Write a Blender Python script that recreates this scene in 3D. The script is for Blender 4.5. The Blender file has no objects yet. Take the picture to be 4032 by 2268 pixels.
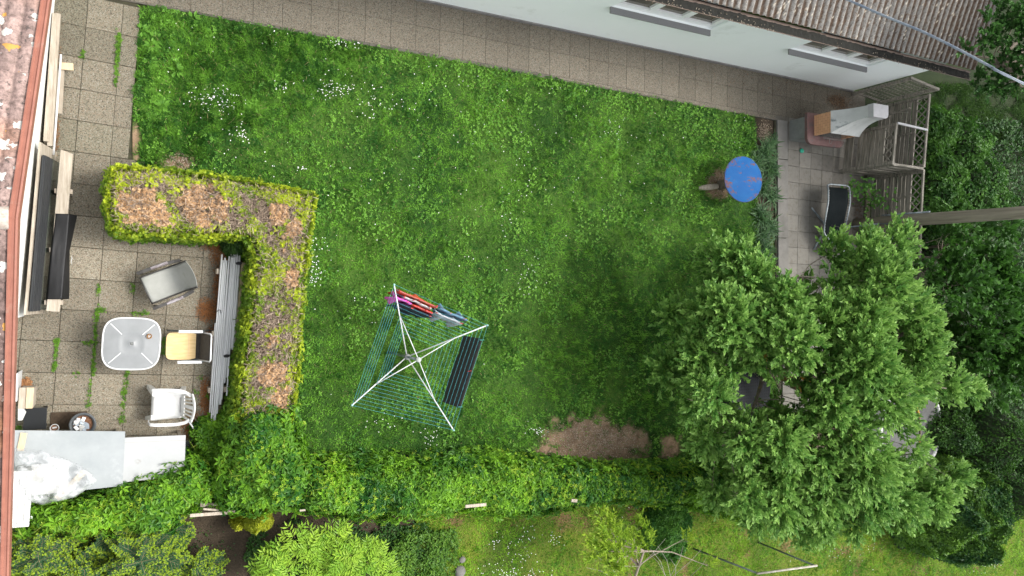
import bpy, bmesh, math, random
import numpy as np
from mathutils import Vector, Matrix
random.seed(7); rng = np.random.default_rng(7)
sc = bpy.context.scene; col = sc.collection
# ------------------------------------------------------------------ camera
H, F, TH, RO = 13.66261, 2930.0, 0.47876, -0.00255
_c, _s = math.cos(TH), math.sin(TH); _c2, _s2 = math.cos(RO), math.sin(RO)
RM = np.array([[_c, 0, -_s], [0, 1, 0], [_s, 0, _c]]) @ np.array([[1, 0, 0], [0, _c2, -_s2], [0, _s2, _c2]])
def at(px, py, z=0.0):
    """point of the photograph (in its pixels) at real height z, in metres"""
    d = RM @ np.array([(px-2016)/F, -(py-1134)/F, -1.0]); t = (z-H)/d[2]
    return (d[0]*t, d[1]*t, z)
cam = bpy.data.objects.new('camera', bpy.data.cameras.new('camera')); col.objects.link(cam)
cam.data.sensor_width = 36; cam.data.lens = F/4032*36; cam.data.clip_end = 500
cam.matrix_world = Matrix.Translation((0, 0, H)) @ Matrix(RM.tolist()).to_4x4()
sc.camera = cam
# ------------------------------------------------------------------ light
w = bpy.data.worlds.new('World'); sc.world = w; w.use_nodes = True
nt = w.node_tree; bg = nt.nodes['Background']; sky = nt.nodes.new('ShaderNodeTexSky')
SUN_EL, SUN_AZ = math.radians(58), math.radians(6)      # azimuth counted from +X towards +Y
sky.sky_type = 'NISHITA'; sky.sun_disc = False; sky.sun_elevation = SUN_EL
sky.sun_rotation = math.pi/2 - SUN_AZ; sky.air_density = 1.2; sky.dust_density = 4.0
hs_ = nt.nodes.new('ShaderNodeHueSaturation'); hs_.inputs['Saturation'].default_value = .22; nt.links.new(sky.outputs[0], hs_.inputs['Color']); nt.links.new(hs_.outputs[0], bg.inputs[0]); bg.inputs[1].default_value = 0.15
sl = bpy.data.lights.new('sun', 'SUN'); sl.energy = 1.1; sl.angle = math.radians(14); sl.color = (1, .96, .9)
so = bpy.data.objects.new('sun', sl); col.objects.link(so)
sd = Vector((math.cos(SUN_EL)*math.cos(SUN_AZ), math.cos(SUN_EL)*math.sin(SUN_AZ), math.sin(SUN_EL)))
so.rotation_euler = sd.to_track_quat('Z', 'Y').to_euler(); so.location = (0, 0, 30)
sc.view_settings.view_transform = 'Standard'; sc.view_settings.look = 'None'
sc.view_settings.exposure = 1.15; sc.view_settings.gamma = 1
# ------------------------------------------------------------------ helpers
def V(*a): return Vector(a)
def tag(o, label=None, cat=None, group=None, kind=None):
    if label: o['label'] = label
    if cat: o['category'] = cat
    if group: o['group'] = group
    if kind: o['kind'] = kind
    return o
def empty(name, loc=(0, 0, 0), rz=0.0):
    o = bpy.data.objects.new(name, None); col.objects.link(o); o.location = loc; o.rotation_euler = (0, 0, rz)
    o.empty_display_size = .2
    return o
def copy_tree(o, parent=None):
    c = o.copy(); col.objects.link(c); c.parent = parent
    for ch in [x for x in col.objects if x.parent == o]: copy_tree(ch, c)
    return c
def link_mesh(name, me, mat, parent=None, loc=None, rz=0.0):
    if mat is not None: me.materials.append(mat)
    o = bpy.data.objects.new(name, me); col.objects.link(o)
    if parent: o.parent = parent
    if loc is not None: o.location = loc; o.rotation_euler = (0, 0, rz)
    return o
class MB:
    def __init__(s): s.v = []; s.f = []; s.sm = []
    def add(s, vs, fs, smooth=False):
        b = len(s.v); s.v += [tuple(v) for v in vs]; s.f += [tuple(i+b for i in f) for f in fs]; s.sm += [smooth]*len(fs); return s
    def box(s, c, d, rz=0.0, rot=None, bev=0.0):
        R = rot if rot is not None else Matrix.Rotation(rz, 3, 'Z'); c = Vector(c); x, y, z = d[0]/2, d[1]/2, d[2]/2
        if bev <= 0:
            P = [(-x, -y, -z), (x, -y, -z), (x, y, -z), (-x, y, -z), (-x, -y, z), (x, -y, z), (x, y, z), (-x, y, z)]
            return s.add([R @ Vector(p)+c for p in P], [(0, 3, 2, 1), (4, 5, 6, 7), (0, 1, 5, 4), (1, 2, 6, 5), (2, 3, 7, 6), (3, 0, 4, 7)])
        bm = bmesh.new(); bmesh.ops.create_cube(bm, size=1)
        for v in bm.verts: v.co = Vector((v.co.x*d[0], v.co.y*d[1], v.co.z*d[2]))
        bmesh.ops.bevel(bm, geom=bm.edges[:], offset=bev, segments=2, affect='EDGES', profile=.6)
        bm.verts.index_update()
        s.add([R @ v.co+c for v in bm.verts], [[v.index for v in f.verts] for f in bm.faces]); bm.free(); return s
    def bar(s, a, b, wd, ht, up=(0, 0, 1), bev=0.0):
        a, b = Vector(a), Vector(b); d = (b-a); L = d.length; x = d.normalized(); u = Vector(up)
        y = u.cross(x)
        if y.length < 1e-4: y = Vector((0, 1, 0)).cross(x)
        y.normalize(); z = x.cross(y)
        R = Matrix((x, y, z)).transposed()
        return s.box((a+b)/2, (L, wd, ht), rot=R, bev=bev)
    def tube(s, pts, r, n=8, caps=True, closed=False):
        pts = [Vector(p) for p in pts]; m = len(pts)
        rs = r if hasattr(r, '__len__') else [r]*m
        vs = []; prev = None
        for i, p in enumerate(pts):
            if closed: t = pts[(i+1) % m]-pts[i-1]
            else: t = pts[min(i+1, m-1)]-pts[max(i-1, 0)]
            t.normalize()
            if prev is None:
                a = t.orthogonal().normalized()
            else:
                a = prev-t*prev.dot(t)
                a = a.normalized() if a.length > 1e-6 else t.orthogonal().normalized()
            prev = a; b = t.cross(a)
            for k in range(n):
                q = 2*math.pi*k/n; vs.append(p+(a*math.cos(q)+b*math.sin(q))*rs[i])
        fs = []
        for i in range(m if closed else m-1):
            j = (i+1) % m
            for k in range(n): fs.append((i*n+k, i*n+(k+1) % n, j*n+(k+1) % n, j*n+k))
        if caps and not closed:
            fs.append(tuple(range(n-1, -1, -1))); fs.append(tuple((m-1)*n+k for k in range(n)))
        return s.add(vs, fs, True)
    def lathe(s, prof, c=(0, 0, 0), n=24, sx=1, sy=1):
        vs = []; fs = []; m = len(prof)
        for (r, z) in prof:
            for k in range(n):
                q = 2*math.pi*k/n; vs.append((c[0]+r*sx*math.cos(q), c[1]+r*sy*math.sin(q), c[2]+z))
        for i in range(m-1):
            for k in range(n): fs.append((i*n+k, i*n+(k+1) % n, (i+1)*n+(k+1) % n, (i+1)*n+k))
        return s.add(vs, fs, True)
    def prism(s, poly, z0, z1):
        n = len(poly); A = sum(poly[i][0]*poly[(i+1) % n][1]-poly[(i+1) % n][0]*poly[i][1] for i in range(n))
        if A < 0: poly = poly[::-1]
        zt = z1 if hasattr(z1, '__len__') else [z1]*n
        vs = [(p[0], p[1], z0) for p in poly]+[(p[0], p[1], zt[i]) for i, p in enumerate(poly)]
        fs = [tuple(range(n-1, -1, -1)), tuple(range(n, 2*n))]+[(i, (i+1) % n, n+(i+1) % n, n+i) for i in range(n)]
        return s.add(vs, fs)
    def build(s, name, mat, parent=None, loc=None, rz=0.0):
        me = bpy.data.meshes.new(name); me.from_pydata(s.v, [], s.f); me.polygons.foreach_set('use_smooth', s.sm)
        me.update()
        return link_mesh(name, me, mat, parent, loc, rz)
def grid_mesh(name, P, mat, parent=None, cols=None, smooth=True):
    """P: (m,n,3) array of points"""
    m, n = P.shape[:2]; i = np.arange(m*n).reshape(m, n)
    q = np.stack([i[:-1, :-1], i[1:, :-1], i[1:, 1:], i[:-1, 1:]], -1).reshape(-1, 4)
    return raw_mesh(name, P.reshape(-1, 3), q, mat, parent, None if cols is None else cols.reshape(-1, 3), smooth)
def raw_mesh(name, v, f, mat, parent=None, cols=None, smooth=False):
    me = bpy.data.meshes.new(name); k = f.shape[1]
    me.vertices.add(len(v)); me.vertices.foreach_set('co', np.ascontiguousarray(v, dtype=np.float32).ravel())
    me.loops.add(len(f)*k); me.loops.foreach_set('vertex_index', np.ascontiguousarray(f, dtype=np.int32).ravel())
    me.polygons.add(len(f)); me.polygons.foreach_set('loop_start', np.arange(0, len(f)*k, k, dtype=np.int32))
    me.polygons.foreach_set('use_smooth', np.full(len(f), bool(smooth)))
    me.update(calc_edges=True)
    if cols is not None:
        a = me.color_attributes.new('Col', 'FLOAT_COLOR', 'POINT')
        a.data.foreach_set('color', np.ascontiguousarray(np.concatenate([cols, np.ones((len(cols), 1))], 1), dtype=np.float32).ravel())
    return link_mesh(name, me, mat, parent)
# value noise
_T = np.random.default_rng(3).random((256, 256))
def vn(x, y, s=1.0, oct=3, seed=0):
    r = 0; a = 1; t = 0; x = np.asarray(x)/s+17.3*seed+1000; y = np.asarray(y)/s+9.7*seed+1000
    for _ in range(oct):
        xi = np.floor(x).astype(int); yi = np.floor(y).astype(int); fx = x-xi; fy = y-yi
        fx = fx*fx*(3-2*fx); fy = fy*fy*(3-2*fy); X0 = xi % 256; X1 = (xi+1) % 256; Y0 = yi % 256; Y1 = (yi+1) % 256
        r = r+a*((_T[X0, Y0]*(1-fx)+_T[X1, Y0]*fx)*(1-fy)+(_T[X0, Y1]*(1-fx)+_T[X1, Y1]*fx)*fy)
        t += a; a *= .5; x = x*2.03+5.1; y = y*2.03+3.7
    return r/t
def pinside(poly, x, y):
    r = np.zeros(x.shape, bool); n = len(poly)
    for i in range(n):
        x0, y0 = poly[i][:2]; x1, y1 = poly[(i+1) % n][:2]
        c = ((y0 > y) != (y1 > y)) & (x < (x1-x0)*(y-y0)/(y1-y0+1e-12)+x0); r ^= c
    return r
def pdist(poly, x, y):
    d = np.full(x.shape, 1e9); n = len(poly)
    for i in range(n):
        a = np.array(poly[i][:2]); b = np.array(poly[(i+1) % n][:2]); e = b-a
        t = np.clip(((x-a[0])*e[0]+(y-a[1])*e[1])/(e@e+1e-12), 0, 1)
        d = np.minimum(d, np.hypot(x-a[0]-t*e[0], y-a[1]-t*e[1]))
    return np.where(pinside(poly, x, y), d, -d)
def unit(a): return a/np.maximum(np.linalg.norm(a, axis=-1, keepdims=True), 1e-9)
def leaf_arrays(pos, d, nrm, L, W, cols, fold=.25, wide=.45):
    """folded pointed leaves, two triangles each"""
    d = unit(d); side = unit(np.cross(d, nrm)); nn = np.cross(side, d)
    L = np.broadcast_to(np.asarray(L, float), (len(pos),))[:, None]; W = np.broadcast_to(np.asarray(W, float), (len(pos),))[:, None]
    tip = pos+d*L-nn*L*.12; mid = pos+d*L*wide
    l = mid+side*W/2+nn*W*fold; r = mid-side*W/2+nn*W*fold
    v = np.stack([pos, r, tip, l], 1).reshape(-1, 3); i = np.arange(len(pos))[:, None]*4
    f = np.stack([i+np.array([0, 1, 2]), i+np.array([0, 2, 3])], 1).reshape(-1, 3)
    c = np.repeat(cols, 4, axis=0)
    return v, f, c
def join(parts):
    vs, fs, cs = [], [], []; b = 0
    for v, f, c in parts: vs.append(v); fs.append(f+b); cs.append(c); b += len(v)
    return np.concatenate(vs), np.concatenate(fs), np.concatenate(cs)
def mixc(a, b, t): return np.asarray(a)*(1-t[:, None])+np.asarray(b)*t[:, None]
# ------------------------------------------------------------------ materials
def newmat(name):
    m = bpy.data.materials.new(name); m.use_nodes = True; n = m.node_tree.nodes
    return m, m.node_tree, n['Principled BSDF']
def mat(name, c, rough=.6, c2=None, scale=8, metal=0, bump=0, bscale=60, detail=6, spec=.5, stretch=None, c3=None, s3=2.0, t3=.55):
    m, t, b = newmat(name); b.inputs['Roughness'].default_value = rough; b.inputs['Metallic'].default_value = metal
    b.inputs['Specular IOR Level'].default_value = spec; b.inputs['Base Color'].default_value = (*c, 1)
    tc = t.nodes.new('ShaderNodeTexCoord'); src = tc.outputs['Object']
    if stretch:
        mp = t.nodes.new('ShaderNodeMapping'); mp.inputs['Scale'].default_value = stretch; t.links.new(src, mp.inputs[0]); src = mp.outputs[0]
    if c2:
        n = t.nodes.new('ShaderNodeTexNoise'); n.inputs['Scale'].default_value = scale; n.inputs['Detail'].default_value = detail
        n.inputs['Roughness'].default_value = .65; t.links.new(src, n.inputs[0])
        r = t.nodes.new('ShaderNodeValToRGB'); r.color_ramp.elements[0].position = .35; r.color_ramp.elements[1].position = .65
        r.color_ramp.elements[0].color = (*c, 1); r.color_ramp.elements[1].color = (*c2, 1)
        t.links.new(n.outputs[0], r.inputs[0]); out = r.outputs[0]
        if c3:
            n3 = t.nodes.new('ShaderNodeTexNoise'); n3.inputs['Scale'].default_value = s3; n3.inputs['Detail'].default_value = 8; n3.inputs['Roughness'].default_value = .7
            t.links.new(src, n3.inputs[0]); r3 = t.nodes.new('ShaderNodeValToRGB')
            r3.color_ramp.elements[0].position = t3; r3.color_ramp.elements[1].position = t3+.08
            t.links.new(n3.outputs[0], r3.inputs[0]); mx = t.nodes.new('ShaderNodeMix'); mx.data_type = 'RGBA'
            t.links.new(r3.outputs[0], mx.inputs[0]); t.links.new(out, mx.inputs[6]); mx.inputs[7].default_value = (*c3, 1); out = mx.outputs[2]
        t.links.new(out, b.inputs['Base Color'])
    if bump:
        n2 = t.nodes.new('ShaderNodeTexNoise'); n2.inputs['Scale'].default_value = bscale; n2.inputs['Detail'].default_value = 4; t.links.new(src, n2.inputs[0])
        bp = t.nodes.new('ShaderNodeBump'); bp.inputs['Strength'].default_value = bump; bp.inputs['Distance'].default_value = .01
        t.links.new(n2.outputs[0], bp.inputs['Height']); t.links.new(bp.outputs[0], b.inputs['Normal'])
    return m
def leafmat(name, trans=.3, rough=.5, spec=.35):
    m, t, b = newmat(name); a = t.nodes.new('ShaderNodeVertexColor'); a.layer_name = 'Col'
    t.links.new(a.outputs[0], b.inputs['Base Color']); b.inputs['Roughness'].default_value = rough; b.inputs['Specular IOR Level'].default_value = spec
    if trans:
        tr = t.nodes.new('ShaderNodeBsdfTranslucent'); mx = t.nodes.new('ShaderNodeMixShader'); mx.inputs[0].default_value = trans
        t.links.new(a.outputs[0], tr.inputs[0]); t.links.new(b.outputs[0], mx.inputs[1]); t.links.new(tr.outputs[0], mx.inputs[2])
        t.links.new(mx.outputs[0], t.nodes['Material Output'].inputs[0])
    return m
def colmat(name, rough=.85, speck=None, sscale=60, bump=.4, bscale=80, vor=False, amt=.6):
    """surface whose own colour comes from the mesh, with a fine speckle on top"""
    m, t, b = newmat(name); a = t.nodes.new('ShaderNodeVertexColor'); a.layer_name = 'Col'; b.inputs['Roughness'].default_value = rough
    b.inputs['Specular IOR Level'].default_value = .25
    tc = t.nodes.new('ShaderNodeTexCoord'); out = a.outputs[0]; hsrc = None
    if speck:
        if vor:
            n = t.nodes.new('ShaderNodeTexVoronoi'); n.inputs['Scale'].default_value = sscale; t.links.new(tc.outputs['Object'], n.inputs[0])
            sp = t.nodes.new('ShaderNodeSeparateColor'); t.links.new(n.outputs['Color'], sp.inputs[0]); fac = sp.outputs[0]; hsrc = n.outputs['Distance']
        else:
            n = t.nodes.new('ShaderNodeTexNoise'); n.inputs['Scale'].default_value = sscale; n.inputs['Detail'].default_value = 5; n.inputs['Roughness'].default_value = .7
            t.links.new(tc.outputs['Object'], n.inputs[0]); fac = n.outputs[0]; hsrc = fac
        r = t.nodes.new('ShaderNodeValToRGB'); els = r.color_ramp.elements
        p0, p1 = (0, 1) if vor else (.3, .7)
        els[0].position = p0; els[0].color = (*speck[0], 1); els[1].position = p1; els[1].color = (*speck[-1], 1)
        for i, c in enumerate(speck[1:-1]):
            e = els.new(p0+(p1-p0)*(i+1)/(len(speck)-1)); e.color = (*c, 1)
        t.links.new(fac, r.inputs[0]); mx = t.nodes.new('ShaderNodeMix'); mx.data_type = 'RGBA'; mx.blend_type = 'MULTIPLY'; mx.inputs[0].default_value = amt
        t.links.new(out, mx.inputs[6]); t.links.new(r.outputs[0], mx.inputs[7]); out = mx.outputs[2]
    t.links.new(out, b.inputs['Base Color'])
    if bump:
        n2 = t.nodes.new('ShaderNodeTexNoise'); n2.inputs['Scale'].default_value = bscale; n2.inputs['Detail'].default_value = 4; t.links.new(tc.outputs['Object'], n2.inputs[0])
        bp = t.nodes.new('ShaderNodeBump'); bp.inputs['Strength'].default_value = bump; bp.inputs['Distance'].default_value = .01
        t.links.new(n2.outputs[0], bp.inputs['Height']); t.links.new(bp.outputs[0], b.inputs['Normal'])
    return m
M = {}
M['leaf'] = leafmat('leaf'); M['grass'] = leafmat('grass_blade', .25, .6, .25); M['gloss_leaf'] = leafmat('gloss_leaf', .28, .5, .35)
M['dry'] = leafmat('dry_leaf', .05, .8, .2)
M['bark'] = mat('bark', (.10, .08, .06), .9, (.2, .17, .13), 14, bump=.6, c3=(.22, .2, .06), s3=5, t3=.56)
M['twig'] = mat('twig', (.2, .16, .12), .85, (.34, .29, .23), 20)
M['stem'] = mat('stem', (.12, .13, .05), .8, (.2, .16, .08), 10)
M['inner'] = mat('hedge_inside', (.045, .036, .028), .95, (.10, .08, .06), 25, bump=.5)
M['inner_green'] = mat('shrub_inside', (.015, .03, .008), .95, (.03, .05, .014), 14)  # near-black green standing in for the shade between leaves
M['wood'] = mat('weathered_wood', (.30, .25, .19), .8, (.48, .42, .34), 5, bump=.3, bscale=30, stretch=(6, .6, 6), c3=(.17, .14, .11), s3=9, t3=.68)
M['wood_new'] = mat('pale_wood', (.50, .38, .23), .7, (.62, .50, .33), 5, stretch=(6, .8, 6), bump=.2)
M['wood_grey'] = mat('grey_fence_wood', (.13, .12, .095), .9, (.34, .31, .26), 3.2, bump=.6, bscale=40, stretch=(.6, 3, 7), c3=(.06, .065, .045), s3=2.2, t3=.56)
M['pole_wood'] = mat('pole_wood', (.16, .14, .10), .9, (.28, .25, .19), 3, bump=.5, bscale=20, stretch=(4, 4, .25), c3=(.09, .085, .06), s3=2, t3=.6)
M['white_plastic'] = mat('white_plastic', (.56, .56, .54), .4, (.64, .64, .62), 6, c3=(.42, .41, .36), s3=7, t3=.68)
M['white_paint'] = mat('white_paint', (.62, .63, .63), .4)
M['table_top'] = mat('frosted_white_top', (.19, .20, .202), .4, (.225, .235, .238), 3, c3=(.19, .20, .185), s3=5, t3=.66)
M['alu'] = mat('weathered_aluminium', (.60, .61, .61), .5, (.74, .75, .75), 3, metal=.05, stretch=(9, .7, 9), c3=(.25, .24, .22), s3=5, t3=.66)
M['galv'] = mat('galvanised_steel', (.10, .12, .135), .45, (.34, .38, .40), 6, metal=.5)
M['black_plastic'] = mat('black_plastic', (.010, .011, .012), .5, (.016, .018, .02), 3, spec=.25)
M['rubber'] = mat('black_rubber', (.007, .007, .0075), .5, (.014, .014, .015), 2, bump=.2, bscale=6, spec=.3)
M['ribbed'] = mat('black_ribbed', (.018, .020, .022), .7, (.034, .036, .038), 5, stretch=(8, .5, 8))
M['concrete'] = mat('concrete', (.13, .125, .11), .85, (.19, .18, .165), 3, bump=.3, c3=(.17, .16, .13), s3=2, t3=.58)
M['conc_grey'] = mat('grey_concrete', (.15, .16, .15), .8, (.22, .23, .22), 3, bump=.2)
# ------------------------------------------------------------------ setting: ground
LAWN = [at(*p)[:2] for p in [(548, 30), (620, 24), (1000, 92), (1500, 182), (2000, 272), (2300, 330), (2700, 405), (2966, 457), (2975, 480), (2985, 1000), (3060, 1250), (3060, 1800), (2700, 1905), (1140, 1940), (1120, 1300), (1200, 830), (820, 700), (522, 655), (530, 350)]]
SOIL = [((695, 645), .30, .26), ((2825, 725), .44, .40), ((2290, 1735), 1.1, .60), ((2420, 1750), .95, .50), ((2190, 1790), .8, .32), ((1290, 1825), .35, .12), ((1400, 1815), .45, .1), ((2640, 1760), .35, .3), ((3020, 520), .28, .36), ((535, 560), .07, .4), ((1520, 1320), 0, 0)]
def soil_mask(x, y):
    m = np.zeros(x.shape)
    for (p, rx, ry) in SOIL:
        if rx <= 0: continue
        c = at(*p); d = np.hypot((x-c[0])/rx, (y-c[1])/ry); d = d+1.1*(vn(x, y, .22, 4, 4)-.5)
        m = np.maximum(m, np.clip((1.05-d)/.35, 0, 1))
    return m
def lawn_color(x, y):
    a = vn(x, y, 1.4, 3, 1); b = vn(x, y, .22, 3, 2)
    c = mixc((.018, .055, .008), (.055, .115, .016), np.clip(a.ravel()*1.6-.3+.35*(b.ravel()-.5), 0, 1))
    s = soil_mask(x, y).ravel(); sc_ = mixc((.16, .105, .065), (.34, .24, .16), np.clip(vn(x, y, .09, 3, 5).ravel()*1.5-.25, 0, 1))
    return c*(1-s[:, None])+sc_*s[:, None]
# terrain: soil and rough ground reaching far beyond the garden
n = 260; gx = np.concatenate([np.linspace(-120, -6, 14)[:-1], np.linspace(-6, 32, 330), np.linspace(32, 160, 14)[1:]])
gy = np.concatenate([np.linspace(-120, -14, 14)[:-1], np.linspace(-14, 14, 250), np.linspace(14, 120, 14)[1:]])
X, Y = np.meshgrid(gx, gy, indexing='ij'); Z = -.06+.0*X
xr, yr = X.ravel(), Y.ravel()
base = mixc((.035, .027, .018), (.085, .065, .045), np.clip(vn(xr, yr, .35, 4, 7)*1.6-.3, 0, 1))
gr = mixc((.035, .06, .012), (.06, .10, .02), vn(xr, yr, .6, 3, 9)); far = np.clip((vn(xr, yr, 2.5, 2, 8)-.42)*8, 0, 1)
bedc = at(830, 2160)
inbed = ((xr > -2) & (xr < 5.6) & (yr < -3.2)) | ((xr > 17.8) & (yr > -3.6) & (yr < 4.6))
far = np.where(inbed, 0, np.maximum(far, (np.abs(yr) > 4.5)*1.0))
base = base*(1-far[:, None])+gr*far[:, None]; rs = ((xr > 18.0) & (yr < 14) & (yr > -7)) | ((xr > 22) & (yr > -12)); base[rs] = mixc((.012, .022, .008), (.035, .05, .018), vn(xr[rs], yr[rs], .3, 3, 10))
M['soil'] = colmat('soil', .95, [(.55, .5, .45), (1, 1, 1), (1.3, 1.2, 1.1)], 45, 1.0, 60, amt=.9)
tag(grid_mesh('ground', np.stack([X, Y, Z], -1), M['soil'], cols=base), kind='structure')
# lawn sheets
M['turf'] = colmat('turf', .95, [(.6, .6, .5), (1, 1, 1), (1.5, 1.4, 1.2)], 60, 1.0, 90, amt=.9)
def sheet(name, poly, z, cf, material, step=.06, bump=.012):
    p = np.array(poly); x0, y0 = p.min(0); x1, y1 = p.max(0)
    X, Y = np.meshgrid(np.arange(x0-step, x1+2*step, step), np.arange(y0-step, y1+2*step, step), indexing='ij')
    Z = z+bump*(vn(X, Y, .35, 2, 6)-.5); i = np.arange(X.size).reshape(X.shape)
    q = np.stack([i[:-1, :-1], i[1:, :-1], i[1:, 1:], i[:-1, 1:]], -1).reshape(-1, 4)
    cx = X.ravel()[q].mean(1); cy = Y.ravel()[q].mean(1); q = q[pinside(poly, cx, cy)]
    return raw_mesh(name, np.stack([X, Y, Z], -1).reshape(-1, 3), q, material, cols=cf(X, Y).reshape(-1, 3), smooth=True)
tag(sheet('lawn', LAWN, 0.0, lawn_color, M['turf']), kind='structure')
LOWER = [at(*p)[:2] for p in [(1650, 2030), (2300, 1990), (2900, 1950), (3450, 2050), (4032, 2000), (4300, 2500), (1500, 2500), (1560, 2200)]]
def lower_color(x, y):
    a = vn(x, y, .8, 3, 11).ravel(); c = mixc((.06, .095, .015), (.16, .19, .025), np.clip(a*1.7-.35, 0, 1))
    b = np.clip((vn(x, y, .5, 3, 12).ravel()-.62)*9, 0, 1)[:, None]; return c*(1-b)+np.array((.16, .10, .05))*b
tag(sheet('neighbour_lawn', LOWER, -.01, lower_color, M['turf'], .08), kind='structure')
# ------------------------------------------------------------------ paving: every slab a low block in one paved surface
M['aggregate'] = colmat('exposed_aggregate', .8, [(.32, .27, .21), (.75, .68, .55), (1.0, .93, .8), (1.25, 1.12, .92), (.9, .66, .5), (1.5, 1.45, 1.35)], 85, .6, 120, vor=True, amt=.95)
M['slab'] = colmat('concrete_slab', .85, [(.75, .72, .66), (1, 1, 1), (1.12, 1.1, 1.05)], 9, .25, 90, amt=.9)
M['joint'] = mat('joint_soil', (.03, .026, .018), .95, (.06, .06, .03), 6)
def paving(name, o, yaw, size, cells, zt, material, cfun, gap=.006, inside=None, th=.05, half=None, dzs=1.0):
    """cells: list of (a,b) row/column indices; rows run to -Y"""
    ux, uy = np.array((math.cos(yaw), math.sin(yaw))), np.array((math.sin(yaw), -math.cos(yaw)))
    vs, fs, cs = [], [], []
    for (a, b) in cells:
        b1 = b+1; a1 = a+1
        if half and (a, b) in half: b1 = b+half[(a, b)]
        c0 = np.array(o)
        P = [c0+size*(bb*ux+aa*uy) for (aa, bb) in ((a1, b), (a1, b1), (a, b1), (a, b))]
        cen = sum(P)/4
        if inside is not None and not inside(cen): continue
        g = gap*(.35+.9*rng.random()); P = [p+(cen-p)/np.linalg.norm(cen-p)*g*.7 for p in P]
        dz = (rng.normal(0, .0022, 4)+rng.normal(0, .002))*dzs
        k = len(vs)
        col_ = cfun(cen)
        # inner top ring slightly inset = worn arris
        top = [np.array((*p, zt+dz[i])) for i, p in enumerate(P)]
        ins = [t+(np.array((*cen, zt))-t)*.018 for t in top]
        for t in top: vs.append(t-np.array((0, 0, .006))); cs.append(col_*.96)
        for t in ins: vs.append(t); cs.append(col_)
        for t in top: vs.append(t-np.array((0, 0, th))); cs.append(col_*.6)
        fs.append((k+4, k+5, k+6, k+7))
        for i in range(4):
            j = (i+1) % 4; fs.append((k+i, k+j, k+4+j, k+4+i)); fs.append((k+8+i, k+8+j, k+j, k+i))
    return raw_mesh(name, np.array(vs), np.array(fs), material, cols=np.array(cs))
PO, PY = (-1.32545, .67088), -.0762
def pc(cen):
    v = .5+.5*(vn(cen[0], cen[1], 1.2, 2, 21)); t = rng.normal(1, .06)
    dirt = np.clip((vn(cen[0], cen[1], .9, 2, 22)-.45)*2, 0, 1)
    return np.array((.272, .268, .238))*v*t*(1-.22*dirt)+np.array((0, .01, 0))*dirt
cells = [(a, b) for a in range(-10, 8) for b in range(-3, 7) if not (a < -2 and b > 2) and not (a >= -2 and b > 5)]
half = {(a, 2): .5 for a in range(-10, -3)}
pt = tag(paving('patio', PO, PY, .5, cells, .012, M['aggregate'], pc, half=half, inside=lambda c: c[1] < 4.72), kind='structure')
tag(MB().prism([(-3.2, 4.75), (.2, 4.72), (.09, 2.2), (1.95, 1.6), (1.9, -3.4), (-3.4, -3.4)], -.055, -.022).build('patio_bedding', M['joint']), kind='structure')
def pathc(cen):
    t = rng.normal(1, .03); v = (.75+.3*vn(cen[0], cen[1], 1.5, 2, 31))*(1-.25*np.clip((cen[0]-11)/4, 0, 1))  # slabs darken towards the right end: shade and dirt put into the colour
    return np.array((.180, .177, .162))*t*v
FY = -.02265   # direction of the long house's foot line
def foot(x): return 5.55+(x-5.06)*FY
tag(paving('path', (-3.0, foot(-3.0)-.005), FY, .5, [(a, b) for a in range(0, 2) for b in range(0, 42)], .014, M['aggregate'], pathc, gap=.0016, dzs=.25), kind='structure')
def edge_y(x): return np.interp(x, [p[0] for p in LAWN[:8]], [p[1] for p in LAWN[:8]])
# narrow edge row between the full slabs and the grass
vs, fs, cs = [], [], []
for i in range(36):
    x0 = -.9+i*.5+.006; x1 = x0+.488
    if x1 > 14.9: break
    ya = foot(x0)-1.012; yb = foot(x1)-1.012; yc = edge_y(x0) if x0 > .2 else 4.74; yd = edge_y(x1) if x1 > .2 else 4.74
    if ya-yc < .03: continue
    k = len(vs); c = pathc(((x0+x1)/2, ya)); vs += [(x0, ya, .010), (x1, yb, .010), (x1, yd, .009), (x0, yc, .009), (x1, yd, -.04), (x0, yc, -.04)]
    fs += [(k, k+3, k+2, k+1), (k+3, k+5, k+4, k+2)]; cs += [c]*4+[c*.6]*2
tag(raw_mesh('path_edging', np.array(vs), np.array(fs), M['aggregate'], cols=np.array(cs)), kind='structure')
tag(MB().prism([(-3.2, 5.75), (17.6, 5.25), (17.3, 4.12), (14.0, 4.22), (-3.2, 4.74)], -.052, .006).build('path_bedding', mat('path_joint', (.08, .072, .058), .95, (.13, .118, .098), 9)), kind='structure')
def slabc(cen):
    t = rng.normal(1, .07); d = np.clip((vn(cen[0], cen[1], .7, 3, 41)-.36)*2.4, 0, 1)*np.clip((cen[0]-15.6)/1.2, .1, 1)
    return (np.array((.185, .175, .155))*(1-.6*d)+np.array((.06, .047, .034))*.6*d)*t
tag(paving('terrace', (15.467, 3.491), -.03137, .41723, [(a, b) for a in range(-2, 17) for b in range(-1, 7)], .012, M['slab'], slabc, inside=lambda c: c[0] < 18.1 and c[1] < 4.15), kind='structure')
kb = MB()
for i in range(6):
    y1_ = 4.22-i*1.0; kb.box((14.84+.012*i-.0, y1_-.495, -.02), (.36, .985, .09), rz=.01, bev=.006)
tag(kb.build('terrace_kerb', M['concrete']), kind='structure')
tag(MB().prism([(14.6, 4.3), (18.3, 4.2), (18.1, -3.6), (14.7, -3.5)], -.055, -.022).build('terrace_bedding', M['joint']), kind='structure')
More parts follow.
